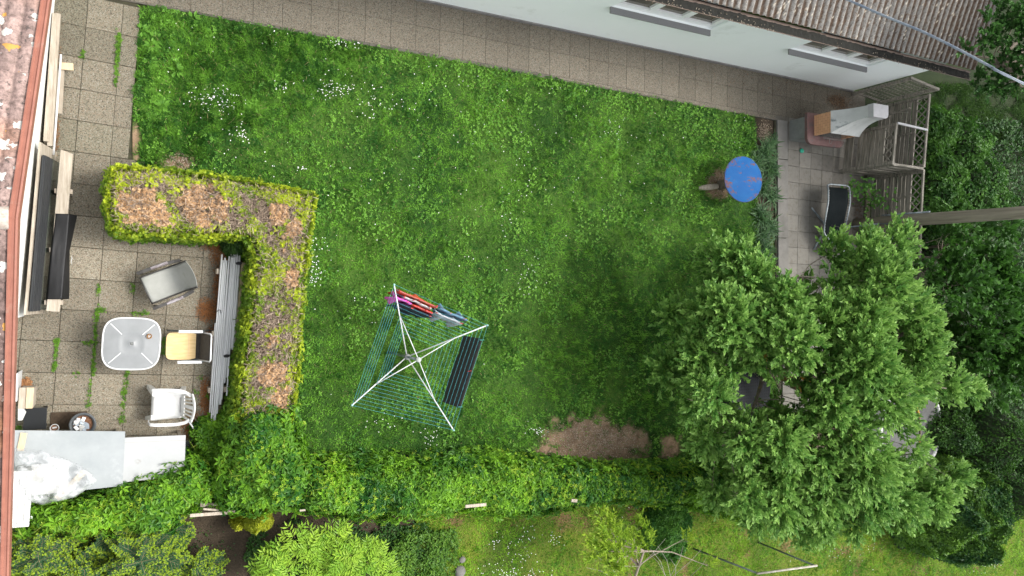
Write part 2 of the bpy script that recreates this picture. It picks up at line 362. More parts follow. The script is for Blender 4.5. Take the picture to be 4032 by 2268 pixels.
# ------------------------------------------------------------------ house with clay tile roof (left)
def tile_mat():
    m, t, b = newmat('clay_tiles'); b.inputs['Roughness'].default_value = .9; a = t.nodes.new('ShaderNodeVertexColor'); a.layer_name = 'Col'
    tc = t.nodes.new('ShaderNodeTexCoord'); out = a.outputs[0]
    def spots(scale, lo, hi, colr, seed, wgt, out):
        mp = t.nodes.new('ShaderNodeMapping'); mp.inputs['Location'].default_value = (seed, seed*2, seed*.7); t.links.new(tc.outputs['Object'], mp.inputs[0])
        v = t.nodes.new('ShaderNodeTexVoronoi'); v.inputs['Scale'].default_value = scale; v.inputs['Randomness'].default_value = 1
        nz = t.nodes.new('ShaderNodeTexNoise'); nz.inputs['Scale'].default_value = scale*2.2; nz.inputs['Detail'].default_value = 4; t.links.new(mp.outputs[0], nz.inputs[0])
        sc_ = t.nodes.new('ShaderNodeMix'); sc_.data_type = 'RGBA'; sc_.inputs[0].default_value = .12; t.links.new(mp.outputs[0], sc_.inputs[6]); t.links.new(nz.outputs['Color'], sc_.inputs[7]); t.links.new(sc_.outputs[2], v.inputs[0])
        sp = t.nodes.new('ShaderNodeSeparateColor'); t.links.new(v.outputs['Color'], sp.inputs[0])
        mth = t.nodes.new('ShaderNodeMath'); mth.operation = 'MULTIPLY'; t.links.new(sp.outputs[0], mth.inputs[0]); mth.inputs[1].default_value = hi
        lt = t.nodes.new('ShaderNodeMath'); lt.operation = 'LESS_THAN'; t.links.new(v.outputs['Distance'], lt.inputs[0]); t.links.new(mth.outputs[0], lt.inputs[1])
        g = t.nodes.new('ShaderNodeMath'); g.operation = 'GREATER_THAN'; t.links.new(sp.outputs[1], g.inputs[0]); g.inputs[1].default_value = lo
        k = t.nodes.new('ShaderNodeMath'); k.operation = 'MULTIPLY'; t.links.new(lt.outputs[0], k.inputs[0]); t.links.new(g.outputs[0], k.inputs[1])
        k2 = t.nodes.new('ShaderNodeMath'); k2.operation = 'MULTIPLY'; t.links.new(k.outputs[0], k2.inputs[0]); k2.inputs[1].default_value = wgt
        mx = t.nodes.new('ShaderNodeMix'); mx.data_type = 'RGBA'; t.links.new(k2.outputs[0], mx.inputs[0]); t.links.new(out, mx.inputs[6]); mx.inputs[7].default_value = (*colr, 1)
        return mx.outputs[2]
    n = t.nodes.new('ShaderNodeTexNoise'); n.inputs['Scale'].default_value = 14; n.inputs['Detail'].default_value = 8; n.inputs['Roughness'].default_value = .75; t.links.new(tc.outputs['Object'], n.inputs[0])
    r = t.nodes.new('ShaderNodeValToRGB'); r.color_ramp.elements[0].position = .35; r.color_ramp.elements[0].color = (.28, .25, .24, 1); r.color_ramp.elements[1].position = .6; r.color_ramp.elements[1].color = (1.15, 1.1, 1.1, 1)
    t.links.new(n.outputs[0], r.inputs[0]); mm = t.nodes.new('ShaderNodeMix'); mm.data_type = 'RGBA'; mm.blend_type = 'MULTIPLY'; mm.inputs[0].default_value = .9
    t.links.new(out, mm.inputs[6]); t.links.new(r.outputs[0], mm.inputs[7]); out = mm.outputs[2]
    out = spots(14, .35, .40, (.06, .05, .045), 3, .75, out)
    out = spots(8, .42, .52, (.62, .63, .58), 7, .9, out)
    out = spots(6, .78, .42, (.58, .30, .06), 11, .85, out)
    t.links.new(out, b.inputs['Base Color'])
    bp = t.nodes.new('ShaderNodeBump'); bp.inputs['Strength'].default_value = .6; bp.inputs['Distance'].default_value = .01; t.links.new(n.outputs[0], bp.inputs['Height']); t.links.new(bp.outputs[0], b.inputs['Normal'])
    return m
M['tiles'] = tile_mat()
M['wall_white'] = mat('white_render', (.76, .78, .76), .85, (.82, .84, .82), 1.2, bump=.15, bscale=90)
M['verge'] = mat('painted_verge_metal', (.24, .09, .06), .5, (.31, .125, .085), 4, c3=(.29, .15, .11), s3=6, t3=.6)
hs = tag(empty('brick_house', (-1.2, .8, 0)), 'low white house with lichen spotted clay tile roof and red verge trim', 'house')
inv = Matrix.Translation((1.2, -.8, 0))
def rel(o): o.matrix_parent_inverse = o.parent.matrix_basis.inverted(); return o
def wallx(y): return -.98-.083*(4.48-y)
wm = MB(); y0, y1_ = 6.0, -.46
wm.prism([(wallx(y0), y0), (wallx(y1_), y1_), (wallx(y1_)-.25, y1_), (wallx(y0)-.25, y0)], -.05, 2.6)
wm.prism([(-1.62, y1_-.002), (-2.0, -8), (-2.3, -8), (-1.9, y1_-.002)], -.05, 2.1)
rel(wm.build('wall', M['wall_white'], hs))
ridge = np.array((-1.086, .774, 3.5))
def vx(y): return np.where(y > .774, -1.086+.088*(y-.774), -1.086+.056*(y-.774))
def rz_(y): return 3.5-.3*np.abs(y-.774)
yy = np.concatenate([np.arange(-9, .774, .02), np.arange(.774, 8, .02)]); ss = np.arange(0, 4.2, .0125)
S, YY = np.meshgrid(ss, yy, indexing='ij')
Xr = vx(YY)-.075-S; course = .36
dn = np.abs(YY-.774); ph = (dn/course) % 1; ci = np.floor(dn/course)
per = .20; wv = np.abs(np.sin(np.pi*(S/per+.12)))**.8; rowj = .012*np.sin(ci*12.9)
ZZ = rz_(YY)+.01+.045*wv+.028*ph-.02+rowj*.2
tj = vn(np.floor(S/per)*3.1, ci*5.3+(YY > .774)*40, 1.0, 1, 2)
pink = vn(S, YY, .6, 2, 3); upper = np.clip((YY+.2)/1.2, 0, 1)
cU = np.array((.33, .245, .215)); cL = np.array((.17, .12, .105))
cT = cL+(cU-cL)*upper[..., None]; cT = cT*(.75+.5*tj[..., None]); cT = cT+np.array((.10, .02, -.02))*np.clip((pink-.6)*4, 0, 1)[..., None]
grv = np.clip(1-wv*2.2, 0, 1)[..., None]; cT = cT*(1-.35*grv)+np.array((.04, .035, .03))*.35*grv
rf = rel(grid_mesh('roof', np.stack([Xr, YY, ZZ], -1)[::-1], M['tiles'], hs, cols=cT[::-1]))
vm = MB()
for (a, b) in ((8.0, .774), (.774, -9.0)):
    A = np.array((float(vx(a)), a, float(rz_(a)))); B = np.array((float(vx(b)), b, float(rz_(b))))
    for (dx0, dx1, dz0, dz1) in ((-.095, -.080, .075, .075), (-.080, -.062, .075, .055), (-.062, -.035, .055, .055), (-.035, -.022, .055, .068), (-.022, 0, .068, .060), (0, .004, .060, -.12)):
        P = [A+(dx0, 0, dz0), A+(dx1, 0, dz1), B+(dx1, 0, dz1), B+(dx0, 0, dz0)]
        vm.add(P, [(0, 1, 2, 3), (3, 2, 1, 0)][:1])
vo = rel(vm.build('verge_flashing', M['verge'], rf)); vo.matrix_parent_inverse = Matrix.Identity(4)
rt = MB()
for i in range(12):
    x0 = -1.18-i*.36
    rt.tube([(x0, .774, 3.50), (x0-.2, .774, 3.515), (x0-.40, .774, 3.52)], [.135, .125, .115], 14)
ro_ = rt.build('ridge_tile', mat('ridge_clay', (.34, .27, .22), .9, (.5, .47, .42), 16, c3=(.5, .33, .06), s3=7, t3=.62, bump=.6), rf)
# ------------------------------------------------------------------ long white house (top right)
M['corr'] = colmat('fibre_cement', .9, [(.3, .26, .22), (.75, .7, .65), (1, 1, 1), (1.35, 1.35, 1.33), (.55, .42, .33), (1.1, 1.0, .95)], 16, .7, 40, vor=False, amt=.95)
M['wall_mint'] = mat('pale_render', (.84, .885, .87), .8, (.87, .91, .90), .7, bump=.12, bscale=120, c3=(.76, .80, .775), s3=.9, t3=.60)
M['gutter'] = mat('dark_gutter', (.10, .07, .055), .6, (.17, .12, .09), 6)
M['muck'] = mat('gutter_muck', (.006, .006, .005), .95, (.012, .012, .007), 25, bump=1, bscale=60, c3=(.06, .045, .03), s3=30, t3=.70)
M['sill'] = mat('grey_sill', (.17, .17, .172), .8, (.22, .22, .222), 60)
M['plinth'] = mat('grey_plinth', (.15, .145, .14), .85, (.21, .20, .19), 5)
M['frame'] = mat('window_frame_white', (.86, .87, .86), .35)
M['glass'] = mat('window_glass', (.06, .05, .032), .06, (.13, .11, .07), 1.3, spec=.8, stretch=(1, 1, 2))
h2 = tag(empty('long_house', (17.42, 5.27, 0), FY), 'long pale mint rendered house with mossy corrugated roof and two windows', 'house')
# local frame: u along the wall (0 at corner, negative to the left), v outwards is -y
WU0, WU1, WZ = -20.5, 0.0, 2.62
LEN = 12.363
wins = [(3.40-LEN, 5.90-LEN), (8.28-LEN, 10.86-LEN)]; wz0, wz1 = 1.62, 2.52
wb = MB()
def wr(u0, u1, z0, z1): wb.add([(u0, 0, z0), (u1, 0, z0), (u1, 0, z1), (u0, 0, z1)], [(0, 1, 2, 3)])
us = [WU0]+[u for w_ in wins for u in w_]+[WU1]
for i in range(len(us)-1):
    if i % 2 == 0: wr(us[i], us[i+1], .1, WZ)
    else: wr(us[i], us[i+1], .1, wz0); wr(us[i], us[i+1], wz1, WZ)
for (u0, u1) in wins:
    d = .13
    wb.add([(u0, 0, wz0), (u0, d, wz0), (u0, d, wz1), (u0, 0, wz1)], [(3, 2, 1, 0)]); wb.add([(u1, 0, wz0), (u1, d, wz0), (u1, d, wz1), (u1, 0, wz1)], [(0, 1, 2, 3)])
    wb.add([(u0, 0, wz0), (u1, 0, wz0), (u1, d, wz0), (u0, d, wz0)], [(0, 1, 2, 3)]); wb.add([(u0, 0, wz1), (u1, 0, wz1), (u1, d, wz1), (u0, d, wz1)], [(3, 2, 1, 0)])
wb.add([(WU1, 0, .1), (WU1, 5.5, .1), (WU1, 5.5, 4.35), (WU1, 2.7, 3.45), (WU1, 0, WZ)], [(0, 1, 2, 3, 4)])
wb.add([(WU0, 0, .1), (WU0, 5.5, .1), (WU0, 5.5, 4.35), (WU0, 2.7, 3.45), (WU0, 0, WZ)], [(4, 3, 2, 1, 0)])
wall2 = wb.build('wall', M['wall_mint'], h2)
pl = MB(); pl.box(((WU0+WU1)/2, -.012, .035), (WU1-WU0+.03, .03, .13)); pl.box((.012, 2.75, .035), (.03, 5.5, .13)); pl.build('plinth', M['plinth'], h2)
for (u0, u1) in wins:
    fr = MB(); d = .075; t_ = .055
    fr.box(((u0+u1)/2, d, wz0+.035), (u1-u0-.004, .07, .07), bev=.006); fr.box(((u0+u1)/2, d, wz1-.03), (u1-u0-.004, .07, .06))
    for k in range(4):
        uu = u0+.036+(u1-u0-.072)*k/3; fr.box((uu, d, (wz0+wz1)/2), (.068, .074, wz1-wz0-.13), bev=.005)
    win = fr.build('window', M['frame'], h2)
    for k in range(3):
        a = u0+.036+(u1-u0-.072)*k/3+.036; b = u0+.036+(u1-u0-.072)*(k+1)/3-.036
        sa = MB(); h_ = .035 if k != 1 else .06
        sa.box(((a+b)/2, d-.01, wz0+.07+h_), (b-a, .05, h_*2), bev=.004); sa.box((a+.022, d-.01, (wz0+wz1)/2+.06), (.044, .05, wz1-wz0-.26)); sa.box((b-.022, d-.01, (wz0+wz1)/2+.06), (.044, .05, wz1-wz0-.26))
        sa.build('sash', M['frame'], win)
        MB().box(((a+b)/2, d+.02, (wz0+wz1)/2), (b-a-.002, .012, wz1-wz0-.14)).build('pane', M['glass'], win)
    MB().box(((u0+u1)/2, -.04, wz0-.022), (u1-u0+.06, .17, .04), bev=.005).build('sill', M['sill'], win)
# roof: corrugated sheets
pitch = math.radians(19); us_ = np.arange(WU0-.4, .80, .0221); rs_ = np.arange(0, 7.4, .04)
U, Rr = np.meshgrid(us_, rs_, indexing='ij'); wv = .5+.5*np.cos(2*np.pi*U/.177)
Yv = -.06+Rr*math.cos(pitch); sag = .012*vn(U, Rr, 1.5, 2, 5); lap = .008*((Rr/1.25) % 1)
Zr = 2.875+Rr*math.sin(pitch)+.05*wv+sag-lap-.03
Yv2 = Yv.copy()
g = vn(U, Rr, .12, 4, 7); g2 = vn(U, Rr*.35, .5, 3, 8); edge = np.clip((U-(-2.5))/3.0, 0, 1)*np.clip(1-Rr/3.0, 0, 1)
g5 = vn(U, Rr, .05, 3, 17); c_r = np.array((.195, .188, .175))[None, None]*(.35+.7*g[..., None]+.55*g5[..., None])
moss = np.clip((.56-wv)*2.8+(g2-.5)*1.6+edge*1.1+(g-.5)*2.6+(g5-.5)*1.5, 0, 1)[..., None]
c_r = c_r*(1-moss)+np.array((.055, .038, .027))*moss*(.7+.9*g[..., None])
spk = (rng.random(U.shape) > .985)[..., None]; c_r = np.where(spk, np.array((.48, .44, .36)), c_r)
rf2 = grid_mesh('roof', np.stack([U, Yv2, Zr], -1), M['corr'], h2, cols=c_r)
g_ = MB(); prof = [(-.112*math.cos(q), -.070*math.sin(q)**.8) for q in np.linspace(0, math.pi, 9)]
vs = []; NU = 2
for u in (WU0-.4, .74):
    for (a, b) in prof: vs.append((u, -.170+a, 2.80+b))
    for (a, b) in prof[::-1]: vs.append((u, -.170+a*.97, 2.80+b*.93+.002))
m_ = 18; g_.add(vs, [(k, (k+1) % m_, m_+(k+1) % m_, m_+k) for k in range(m_)]+[tuple(range(m_-1, -1, -1)), tuple(range(m_, 2*m_))], False)
g_.tube([(WU0-.4, -.283, 2.802), (.745, -.283, 2.802)], .006, 6)
gut = g_.build('gutter', M['gutter'], h2)
um = np.arange(WU0-.4, .735, .02); vv = np.linspace(-.100, .100, 9); UM, VM = np.meshgrid(um, vv, indexing='ij')
mz = 2.745+.03*vn(UM, VM, .08, 3, 4)-.02*(1-(VM/.072)**2)*0
gm = grid_mesh('leaf_litter', np.stack([UM, -.170+VM, mz], -1), M['muck'], gut)
N = 900; uu = rng.uniform(WU0, .7, N); lip = rng.random(N) < .8
pos = np.stack([uu, np.where(lip, -.272, -.19)+rng.normal(0, .012, N), np.where(lip, 2.802, 2.785)+rng.random(N)*.01], -1)
keep = vn(uu, uu*0, .6, 2, 9) > .42; pos = pos[keep]; N = len(pos)
an = rng.uniform(0, 6.28, N); v, f, c = leaf_arrays(pos, np.stack([np.cos(an), np.sin(an), rng.normal(0, .2, N)], -1), np.tile((0, 0, 1.), (N, 1)), rng.uniform(.02, .045, N), .02, mixc((.10, .07, .045), (.34, .30, .24), rng.random(N)))
raw_mesh('fallen_leaves', v, f, M['dry'], gut, cols=c)
# ------------------------------------------------------------------ things by the low house wall
def rot2(x, y, a): return (x*math.cos(a)-y*math.sin(a), x*math.sin(a)+y*math.cos(a))
def single(name, mb, m, label, cat, loc=(0, 0, 0), group=None):
    o = mb.build(name, m)
    # put the origin at the thing's base
    me = o.data; me.transform(Matrix.Translation((-loc[0], -loc[1], -loc[2]))); o.location = loc
    return tag(o, label, cat, group)
def beam(px0, px1, z, wd, ht, m, name, label, cat, grp=None):
    a = at(*px0, z); b = at(*px1, z)
    mb = MB().bar((a[0], a[1], z-ht/2), (b[0], b[1], z-ht/2), wd, ht, bev=.004)
    return single(name, mb, m, label, cat, ((a[0]+b[0])/2, (a[1]+b[1])/2, z-ht), grp)
beam((217, 52), (181, 556), .30, .075, .28, M['wood'], 'timber_beam', 'long dark brown timber beam lying directly against the white house wall', 'beam')
beam((228, 52), (196, 575), .26, .07, .10, M['wood'], 'timber_beam', 'long pale timber lying beside the metal pipe along the house wall', 'beam')
tag(single('metal_pipe', MB().tube([(-.885, 3.58, .24), (-.985, 2.02, .24)], .016, 10), M['alu'], 'thin silver metal pipe lying along the timbers by the white wall', 'pipe', (-.93, 2.8, .224)))
beam((231, 258), (289, 263), .20, .11, .03, M['wood_new'], 'wood_offcut', 'short pale board lying crosswise over the end of the metal pipe', 'board')
beam((239, 271), (230, 446), .15, .10, .05, M['wood'], 'wood_plank', 'short grey plank lying parallel to the pipe on the slabs', 'plank')
# boards leaning on the wall
def leaning(name, ylo, yhi, xb, zb, xt, zt, th, m, label, cat, skew=-.083, ribs=0):
    """slab leaning to the wall: bottom line x=xb+skew*(yhi-y), z=zb; top line x=xt.., z=zt"""
    mb = MB(); d = Vector((xt-xb, 0, zt-zb)); nrm = Vector((zt-zb, 0, xb-xt)).normalized()
    def P(y, s, o):
        x = xb+(xt-xb)*s-skew*(yhi-y); z = zb+(zt-zb)*s
        return Vector((x, y, z))+nrm*o
    def quadbox(s0, s1, o0, o1, ya=ylo, yb=yhi):
        vs = [P(ya, s0, o0), P(ya, s1, o0), P(yb, s1, o0), P(yb, s0, o0), P(ya, s0, o1), P(ya, s1, o1), P(yb, s1, o1), P(yb, s0, o1)]
        mb.add(vs, [(0, 1, 2, 3), (7, 6, 5, 4), (0, 4, 5, 1), (1, 5, 6, 2), (2, 6, 7, 3), (3, 7, 4, 0)])
    quadbox(0, 1, 0, th)
    for k in range(ribs):
        quadbox((k+.12)/ribs, (k+.88)/ribs, th+.0005, th+.016)
    o = mb.build(name, m); me = o.data; L = (xb, (ylo+yhi)/2, 0); me.transform(Matrix.Translation((-L[0], -L[1], 0))); o.location = L
    return tag(o, label, cat)
leaning('leaning_board', -.42, 2.10, -.985, .03, -1.125, .84, .03, M['wood'], 'pale wooden panel leaning on the house wall behind the black ribbed board', 'panel', .075)
leaning('ribbed_board', -.37, 1.92, -1.015, .43, -1.085, .81, .025, M['ribbed'], 'long black ribbed board leaning against the pale wooden panel', 'board', .073, 4)
M['dark_glass'] = mat('dark_green_glass', (.05, .065, .055), .18, (.11, .13, .11), 5, spec=.7, c3=(.02, .03, .026), s3=1.2, t3=.5)
leaning('glass_pane', -.36, 1.93, -.925, .05, -1.00, .42, .012, M['dark_glass'], 'dark greenish glass pane leaning below the black ribbed board', 'pane', .073)
# bench plank on small trestles
bt = tag(empty('plank_bench', (-.88, .85, 0)), 'low bench of one wide weathered plank half under the black mat', 'bench')
def brel(o, p): o.matrix_parent_inverse = p.matrix_basis.inverted(); return o
sk = (-.985+.795)/2.43
mb = MB(); zt = .45
P = [(-.875, 2.08), (-.715, 2.02), (-.895, -.39), (-1.065, -.375)]
brel(mb.prism(P, zt-.035, zt).build('seat', M['wood'], bt), bt)
for y in (1.45, .55, -.25):
    xx = -.80-(2.05-y)*.078
    m1 = MB(); m1.box((xx+.005, y, .385), (.24, .07, .06), bev=.004); brel(m1.build('crosspiece', M['wood'], bt), bt)
    for dx in (-.085, .085):
        brel(MB().box((xx+dx, y, .178), (.05, .06, .352)).build('leg', M['wood'], bt), bt)
# rubber mat draped over it
yy = np.linspace(1.10, -.20, 60); tt = np.linspace(0, 1, 36)
YM, TM = np.meshgrid(yy, tt, indexing='ij')
xl = -.955-(1.12-YM)*.088; wr_ = np.interp(-YM, [-1.1, -.55, 0.0, .2], [.36, .27, .34, .36])
XM = xl+wr_*TM; ZM = .462+.012*np.sin(YM*5+TM*2)+.01*vn(YM, TM, .3, 2, 3)
xs_e = -.705-(2.05-YM)*.078; over = np.clip(XM-xs_e-.01, 0, 1); XM = XM-over*.45; ZM = ZM-over*1.25-.0
back = np.clip(.06-TM, 0, 1); ZM = ZM-back*.9
top = np.stack([XM, YM, ZM], -1); 
o = grid_mesh('rubber_mat', top, M['rubber']); sm_ = o.modifiers.new('thick', 'SOLIDIFY'); sm_.thickness = .006; sm_.offset = 1
me = o.data; me.transform(Matrix.Translation((.85, -.45, -.4))); o.location = (-.85, .45, .4)
tag(o, 'black rubber mat draped over the middle of the plank bench', 'mat')
# torn white fluff mark on it
tm = MB(); tm.tube([(-.735, .46, .476), (-.728, .42, .476), (-.74, .385, .476), (-.733, .33, .476)], [.002, .005, .004, .002], 5)
t_ = tm.build('tear', M['white_paint'], o); t_.matrix_parent_inverse = o.matrix_basis.inverted()
# ------------------------------------------------------------------ white square table
tb = tag(empty('garden_table', (.080, -.895, 0), math.radians(-3)), 'square white garden table with rounded corners and frosted top', 'table')
def squircle(r, p, n=64):
    out = []
    for k in range(n):
        q = 2*math.pi*k/n; c, s = math.cos(q), math.sin(q)
        out.append((math.copysign(abs(c)**(2/p), c)*r, math.copysign(abs(s)**(2/p), s)*r))
    return out
sq = squircle(.395, 3.6)
topm = MB(); nv = len(sq)
rings = [(1, .70), (1, .692), (.0, 0)]
vs = []; fs = []
# top with a sunk moulding: rings from the edge to the middle
rg = [(1.0, .696), (.97, .698), (.55, .697), (.50, .700), (.40, .701), (.36, .697), (.075, .696), (.06, .70), (.055, .68)]
for (k, z) in rg:
    for (x, y) in sq:
        vs.append((x*k, y*k*(1), z))
for i in range(len(rg)-1):
    for k in range(nv): fs.append((i*nv+k, i*nv+(k+1) % nv, (i+1)*nv+(k+1) % nv, (i+1)*nv+k))
topm.add(vs, fs, True); topm.add([(x, y, .68) for x, y in sq], [tuple(range(nv-1, -1, -1))])
tt_ = topm.build('tabletop', M['table_top'], tb)
MB().tube([(x*1.01, y*1.01, .694) for x, y in sq], .012, 8, closed=True).build('rim', M['white_paint'], tb)
for k in range(4):
    rb = MB(); a = math.pi/4+k*math.pi/2; rb.bar((.20*math.cos(a), .20*math.sin(a), .7005), (.43*math.cos(a), .43*math.sin(a), .7005), .013, .008, bev=.003); rb.build('rib', M['white_paint'], tb)
MB().lathe([(.0, .672), (.022, .672), (.022, .690), (0, .690)], n=12).build('parasol_plug', M['conc_grey'], tb)
for k in range(4):
    a = math.pi/4+k*math.pi/2
    MB().tube([(.36*math.cos(a), .36*math.sin(a), 0), (.34*math.cos(a), .34*math.sin(a), .35), (.30*math.cos(a), .30*math.sin(a), .672)], [.016, .018, .02], 8).build('leg', M['white_paint'], tb)
a_ = at(588, 1324, .72)
ash = tag(empty('ashtray', (a_[0], a_[1], .704)), 'small round brown glass ashtray on the white table', 'ashtray')
MB().lathe([(0, .004), (.028, .004), (.036, .028), (.041, .028), (.036, 0), (0, 0)], n=18).build('bowl', mat('amber_glass', (.16, .07, .02), .15, (.3, .17, .07), 30, spec=.7), ash)
am = MB(); am.bar((-.01, -.02, .012), (.02, .01, .014), .008, .008); am.bar((.0, .02, .012), (-.015, -.005, .014), .008, .008); am.build('cigarette_end', M['white_plastic'], ash)
# ------------------------------------------------------------------ folding chair with board
fc = tag(empty('folding_chair', (.82, -.975, 0), math.radians(-2)), 'folding chair with white tube frame, dark fabric back and yellow board on its seat', 'chair')
M['dark_fabric'] = mat('dark_brown_fabric', (.035, .03, .024), .9, (.055, .048, .038), 20, bump=.3, bscale=300)
MB().box((.08, 0, .43), (.44, .43, .015)).build('seat', M['dark_fabric'], fc)
fb = MB(); P0 = V(.27, 0, .45); P1 = V(.375, 0, .92)
fb.bar(P0, P1, .43, .010, up=(0, 1, 0)) if False else fb.add([(.26, -.215, .44), (.26, .215, .44), (.37, .205, .90), (.37, -.205, .90)], [(0, 1, 2, 3)])
bk = fb.build('backrest', M['dark_fabric'], fc); sdm = bk.modifiers.new('t', 'SOLIDIFY'); sdm.thickness = .01
MB().tube([(.255, -.225, .40), (.375, -.22, .88), (.385, -.19, .925), (.385, .19, .925), (.375, .22, .88), (.255, .225, .40)], .013, 8).build('back_frame', M['white_paint'], fc)
for s in (-1, 1):
    MB().box((.10, s*.245, .655), (.36, .045, .022), bev=.006).build('armrest', M['white_paint'], fc)
    MB().tube([(-.22, s*.235, .01), (.16, s*.235, .42), (.30, s*.24, .64)], .011, 8).build('leg', M['galv'], fc)
    MB().tube([(.50, s*.235, .01), (.08, s*.235, .42), (-.06, s*.24, .64)], .011, 8).build('leg', M['galv'], fc)
sb = MB(); pts = []
for k in range(24):
    q = 2*math.pi*k/24; pts.append((math.copysign(abs(math.cos(q))**.35, math.cos(q))*.222, math.copysign(abs(math.sin(q))**.35, math.sin(q))*.222))
pts = [(x if x < 0 else .222*math.copysign(1, x) if abs(y) < .2 else x, y) for x, y in pts]
sb.prism(pts, .445, .463)
M['yellow_board'] = mat('yellow_glued_board', (.62, .42, .17), .55, (.72, .53, .26), 3, stretch=(2, 12, 2), c3=(.42, .27, .13), s3=16, t3=.70)
bd = sb.build('seat_board', M['yellow_board'], None, loc=(.795, -.975, .0), rz=math.radians(-2)); tag(bd, 'pale yellow laminated wood board with rounded corners laid on the folding chair seat', 'board')
jm = MB(); jm.box((-.02, 0, .4638), (.0025, .42, .0012)); jm.box((.11, 0, .4638), (.0025, .42, .0012)); jm.build('board_joint', M['wood'], bd)
# ------------------------------------------------------------------ grey sling chair (faces lower left)
gc = tag(empty('sling_chair', (.62, .065, 0), math.radians(22.5)), 'grey sling garden chair with dark arms and stained seat, turned towards the table', 'chair')
M['sling'] = mat('grey_sling', (.27, .275, .25), .75, (.33, .335, .31), 2.5, bump=.2, bscale=400, c3=(.16, .165, .10), s3=2.2, t3=.58)
M['dark_frame'] = mat('dark_brown_frame', (.035, .033, .03), .5, (.06, .055, .05), 6)
M['arm_worn'] = mat('worn_armrest', (.07, .045, .045), .35, (.34, .32, .33), 3, stretch=(2, 9, 2))
# local x from front (-) to back (+)
prof = [(-.36, .40), (-.34, .425), (-.28, .43), (-.10, .405), (.05, .39), (.13, .40), (.19, .47), (.26, .66), (.32, .86), (.325, .90)]
tt = np.linspace(-1, 1, 13); P = np.zeros((len(prof), 13, 3))
for i, (x, z) in enumerate(prof):
    for j, t in enumerate(tt):
        P[i, j] = (x+(.035*(1-t*t) if i > 7 else 0), t*.215, z-.028*(1-t*t)*(1 if 1 < i < 8 else .1))
so_ = grid_mesh('seat', P, M['sling'], gc); s2 = so_.modifiers.new('t', 'SOLIDIFY'); s2.thickness = .006
fm = MB()
for s in (-1, 1): fm.tube([(x, s*.225, z) for x, z in prof], .013, 8)
fm.tube([(-.36, -.225, .40), (-.365, 0, .39), (-.36, .225, .40)], .012, 8)
fm.build('side_rail', M['dark_frame'], gc)
for s in (-1, 1):
    am = MB(); ap = [(-.38, s*.30, .585), (-.30, s*.30, .62), (-.1, s*.30, .64), (.06, s*.295, .64), (.18, s*.28, .655), (.27, s*.26, .69)]
    for i in range(len(ap)-1): am.bar(ap[i], ap[i+1], .052, .022, bev=.006)
    am.build('armrest', M['dark_frame'], gc)
    am = MB(); am.bar((-.17, s*.30, .647), (.09, s*.297, .655), .044, .014, bev=.005); am.build('arm_pad', M['arm_worn'], gc)
    MB().tube([(-.33, s*.285, .01), (-.30, s*.29, .3), (-.33, s*.30, .59)], .014, 8).build('leg', M['dark_frame'], gc)
    MB().tube([(.33, s*.26, .01), (.22, s*.26, .35), (.05, s*.29, .63)], .014, 8).build('leg', M['dark_frame'], gc)
# ------------------------------------------------------------------ white monobloc armchair (faces left)
mc = tag(empty('plastic_armchair', (.60, -1.93, 0), math.radians(-3)), 'white plastic armchair with slotted back standing near the metal tubes', 'chair')
wp = M['white_plastic']
P = np.zeros((9, 9, 3))
for i, x in enumerate(np.linspace(-.24, .20, 9)):
    for j, t in enumerate(np.linspace(-1, 1, 9)):
        wd = .235-.03*(i/8); z = .425-.02*(1-t*t)-.012*i/8+(.0 if i else -.03)
        P[i, j] = (x, t*wd, z)
s_ = grid_mesh('seat', P, wp, mc); m_ = s_.modifiers.new('t', 'SOLIDIFY'); m_.thickness = .012
for s in (-1, 1):
    MB().add([(-.235, s*.15, .42), (-.235, s*.235, .42), (-.14, s*.235, .42), (-.14, s*.15, .415), (-.31, s*.23, 0), (-.31, s*.29, 0), (-.25, s*.29, 0), (-.25, s*.23, 0)],
             [(0, 1, 2, 3), (4, 5, 1, 0), (5, 6, 2, 1), (6, 7, 3, 2), (7, 4, 0, 3), (7, 6, 5, 4)]).build('leg', wp, mc)
    MB().add([(.12, s*.12, .41), (.12, s*.215, .41), (.21, s*.205, .41), (.21, s*.12, .41), (.23, s*.20, 0), (.23, s*.26, 0), (.29, s*.26, 0), (.29, s*.20, 0)],
             [(0, 1, 2, 3), (4, 5, 1, 0), (5, 6, 2, 1), (6, 7, 3, 2), (7, 4, 0, 3), (7, 6, 5, 4)]).build('leg', wp, mc)
    ar = MB(); pts = [(-.265, s*.245, .40), (-.27, s*.262, .52), (-.245, s*.272, .615), (-.19, s*.275, .645), (0, s*.275, .66), (.14, s*.268, .68), (.25, s*.238, .72), (.315, s*.19, .76)]
    for i in range(len(pts)-1): ar.bar(pts[i], pts[i+1], .052 if i > 1 else .04, .02, up=(0, 0, 1) if i > 1 else (1, 0, 0), bev=.006)
    ar.build('armrest', wp, mc)
# back: rounded shell of slats between the seat and the top band
bk = MB(); ts = np.linspace(-1, 1, 25)
def bp_(t, z):
    k = (z-.41)/.38; hw = .175+.055*k; return (.205+.12*k+.045*(1-t*t)*k, t*hw, z+.03*(1-t*t)*k)
band = [(.41, .50), (.755, .80)]
for (z0, z1) in band:
    for i in range(24):
        bk.add([bp_(ts[i], z0), bp_(ts[i+1], z0), bp_(ts[i+1], z1), bp_(ts[i], z1)], [(0, 1, 2, 3)])
for t in (-.93, -.62, -.34, 0, .34, .62, .93):
    w_ = .045 if abs(t) < .9 else .07
    if t == 0: w_ = .12
    bk.add([bp_(t-w_, .50), bp_(t+w_, .50), bp_(t+w_, .755), bp_(t-w_, .755)], [(0, 1, 2, 3)])
b_ = bk.build('backrest', wp, mc); m_ = b_.modifiers.new('t', 'SOLIDIFY'); m_.thickness = .016; m_.offset = 0
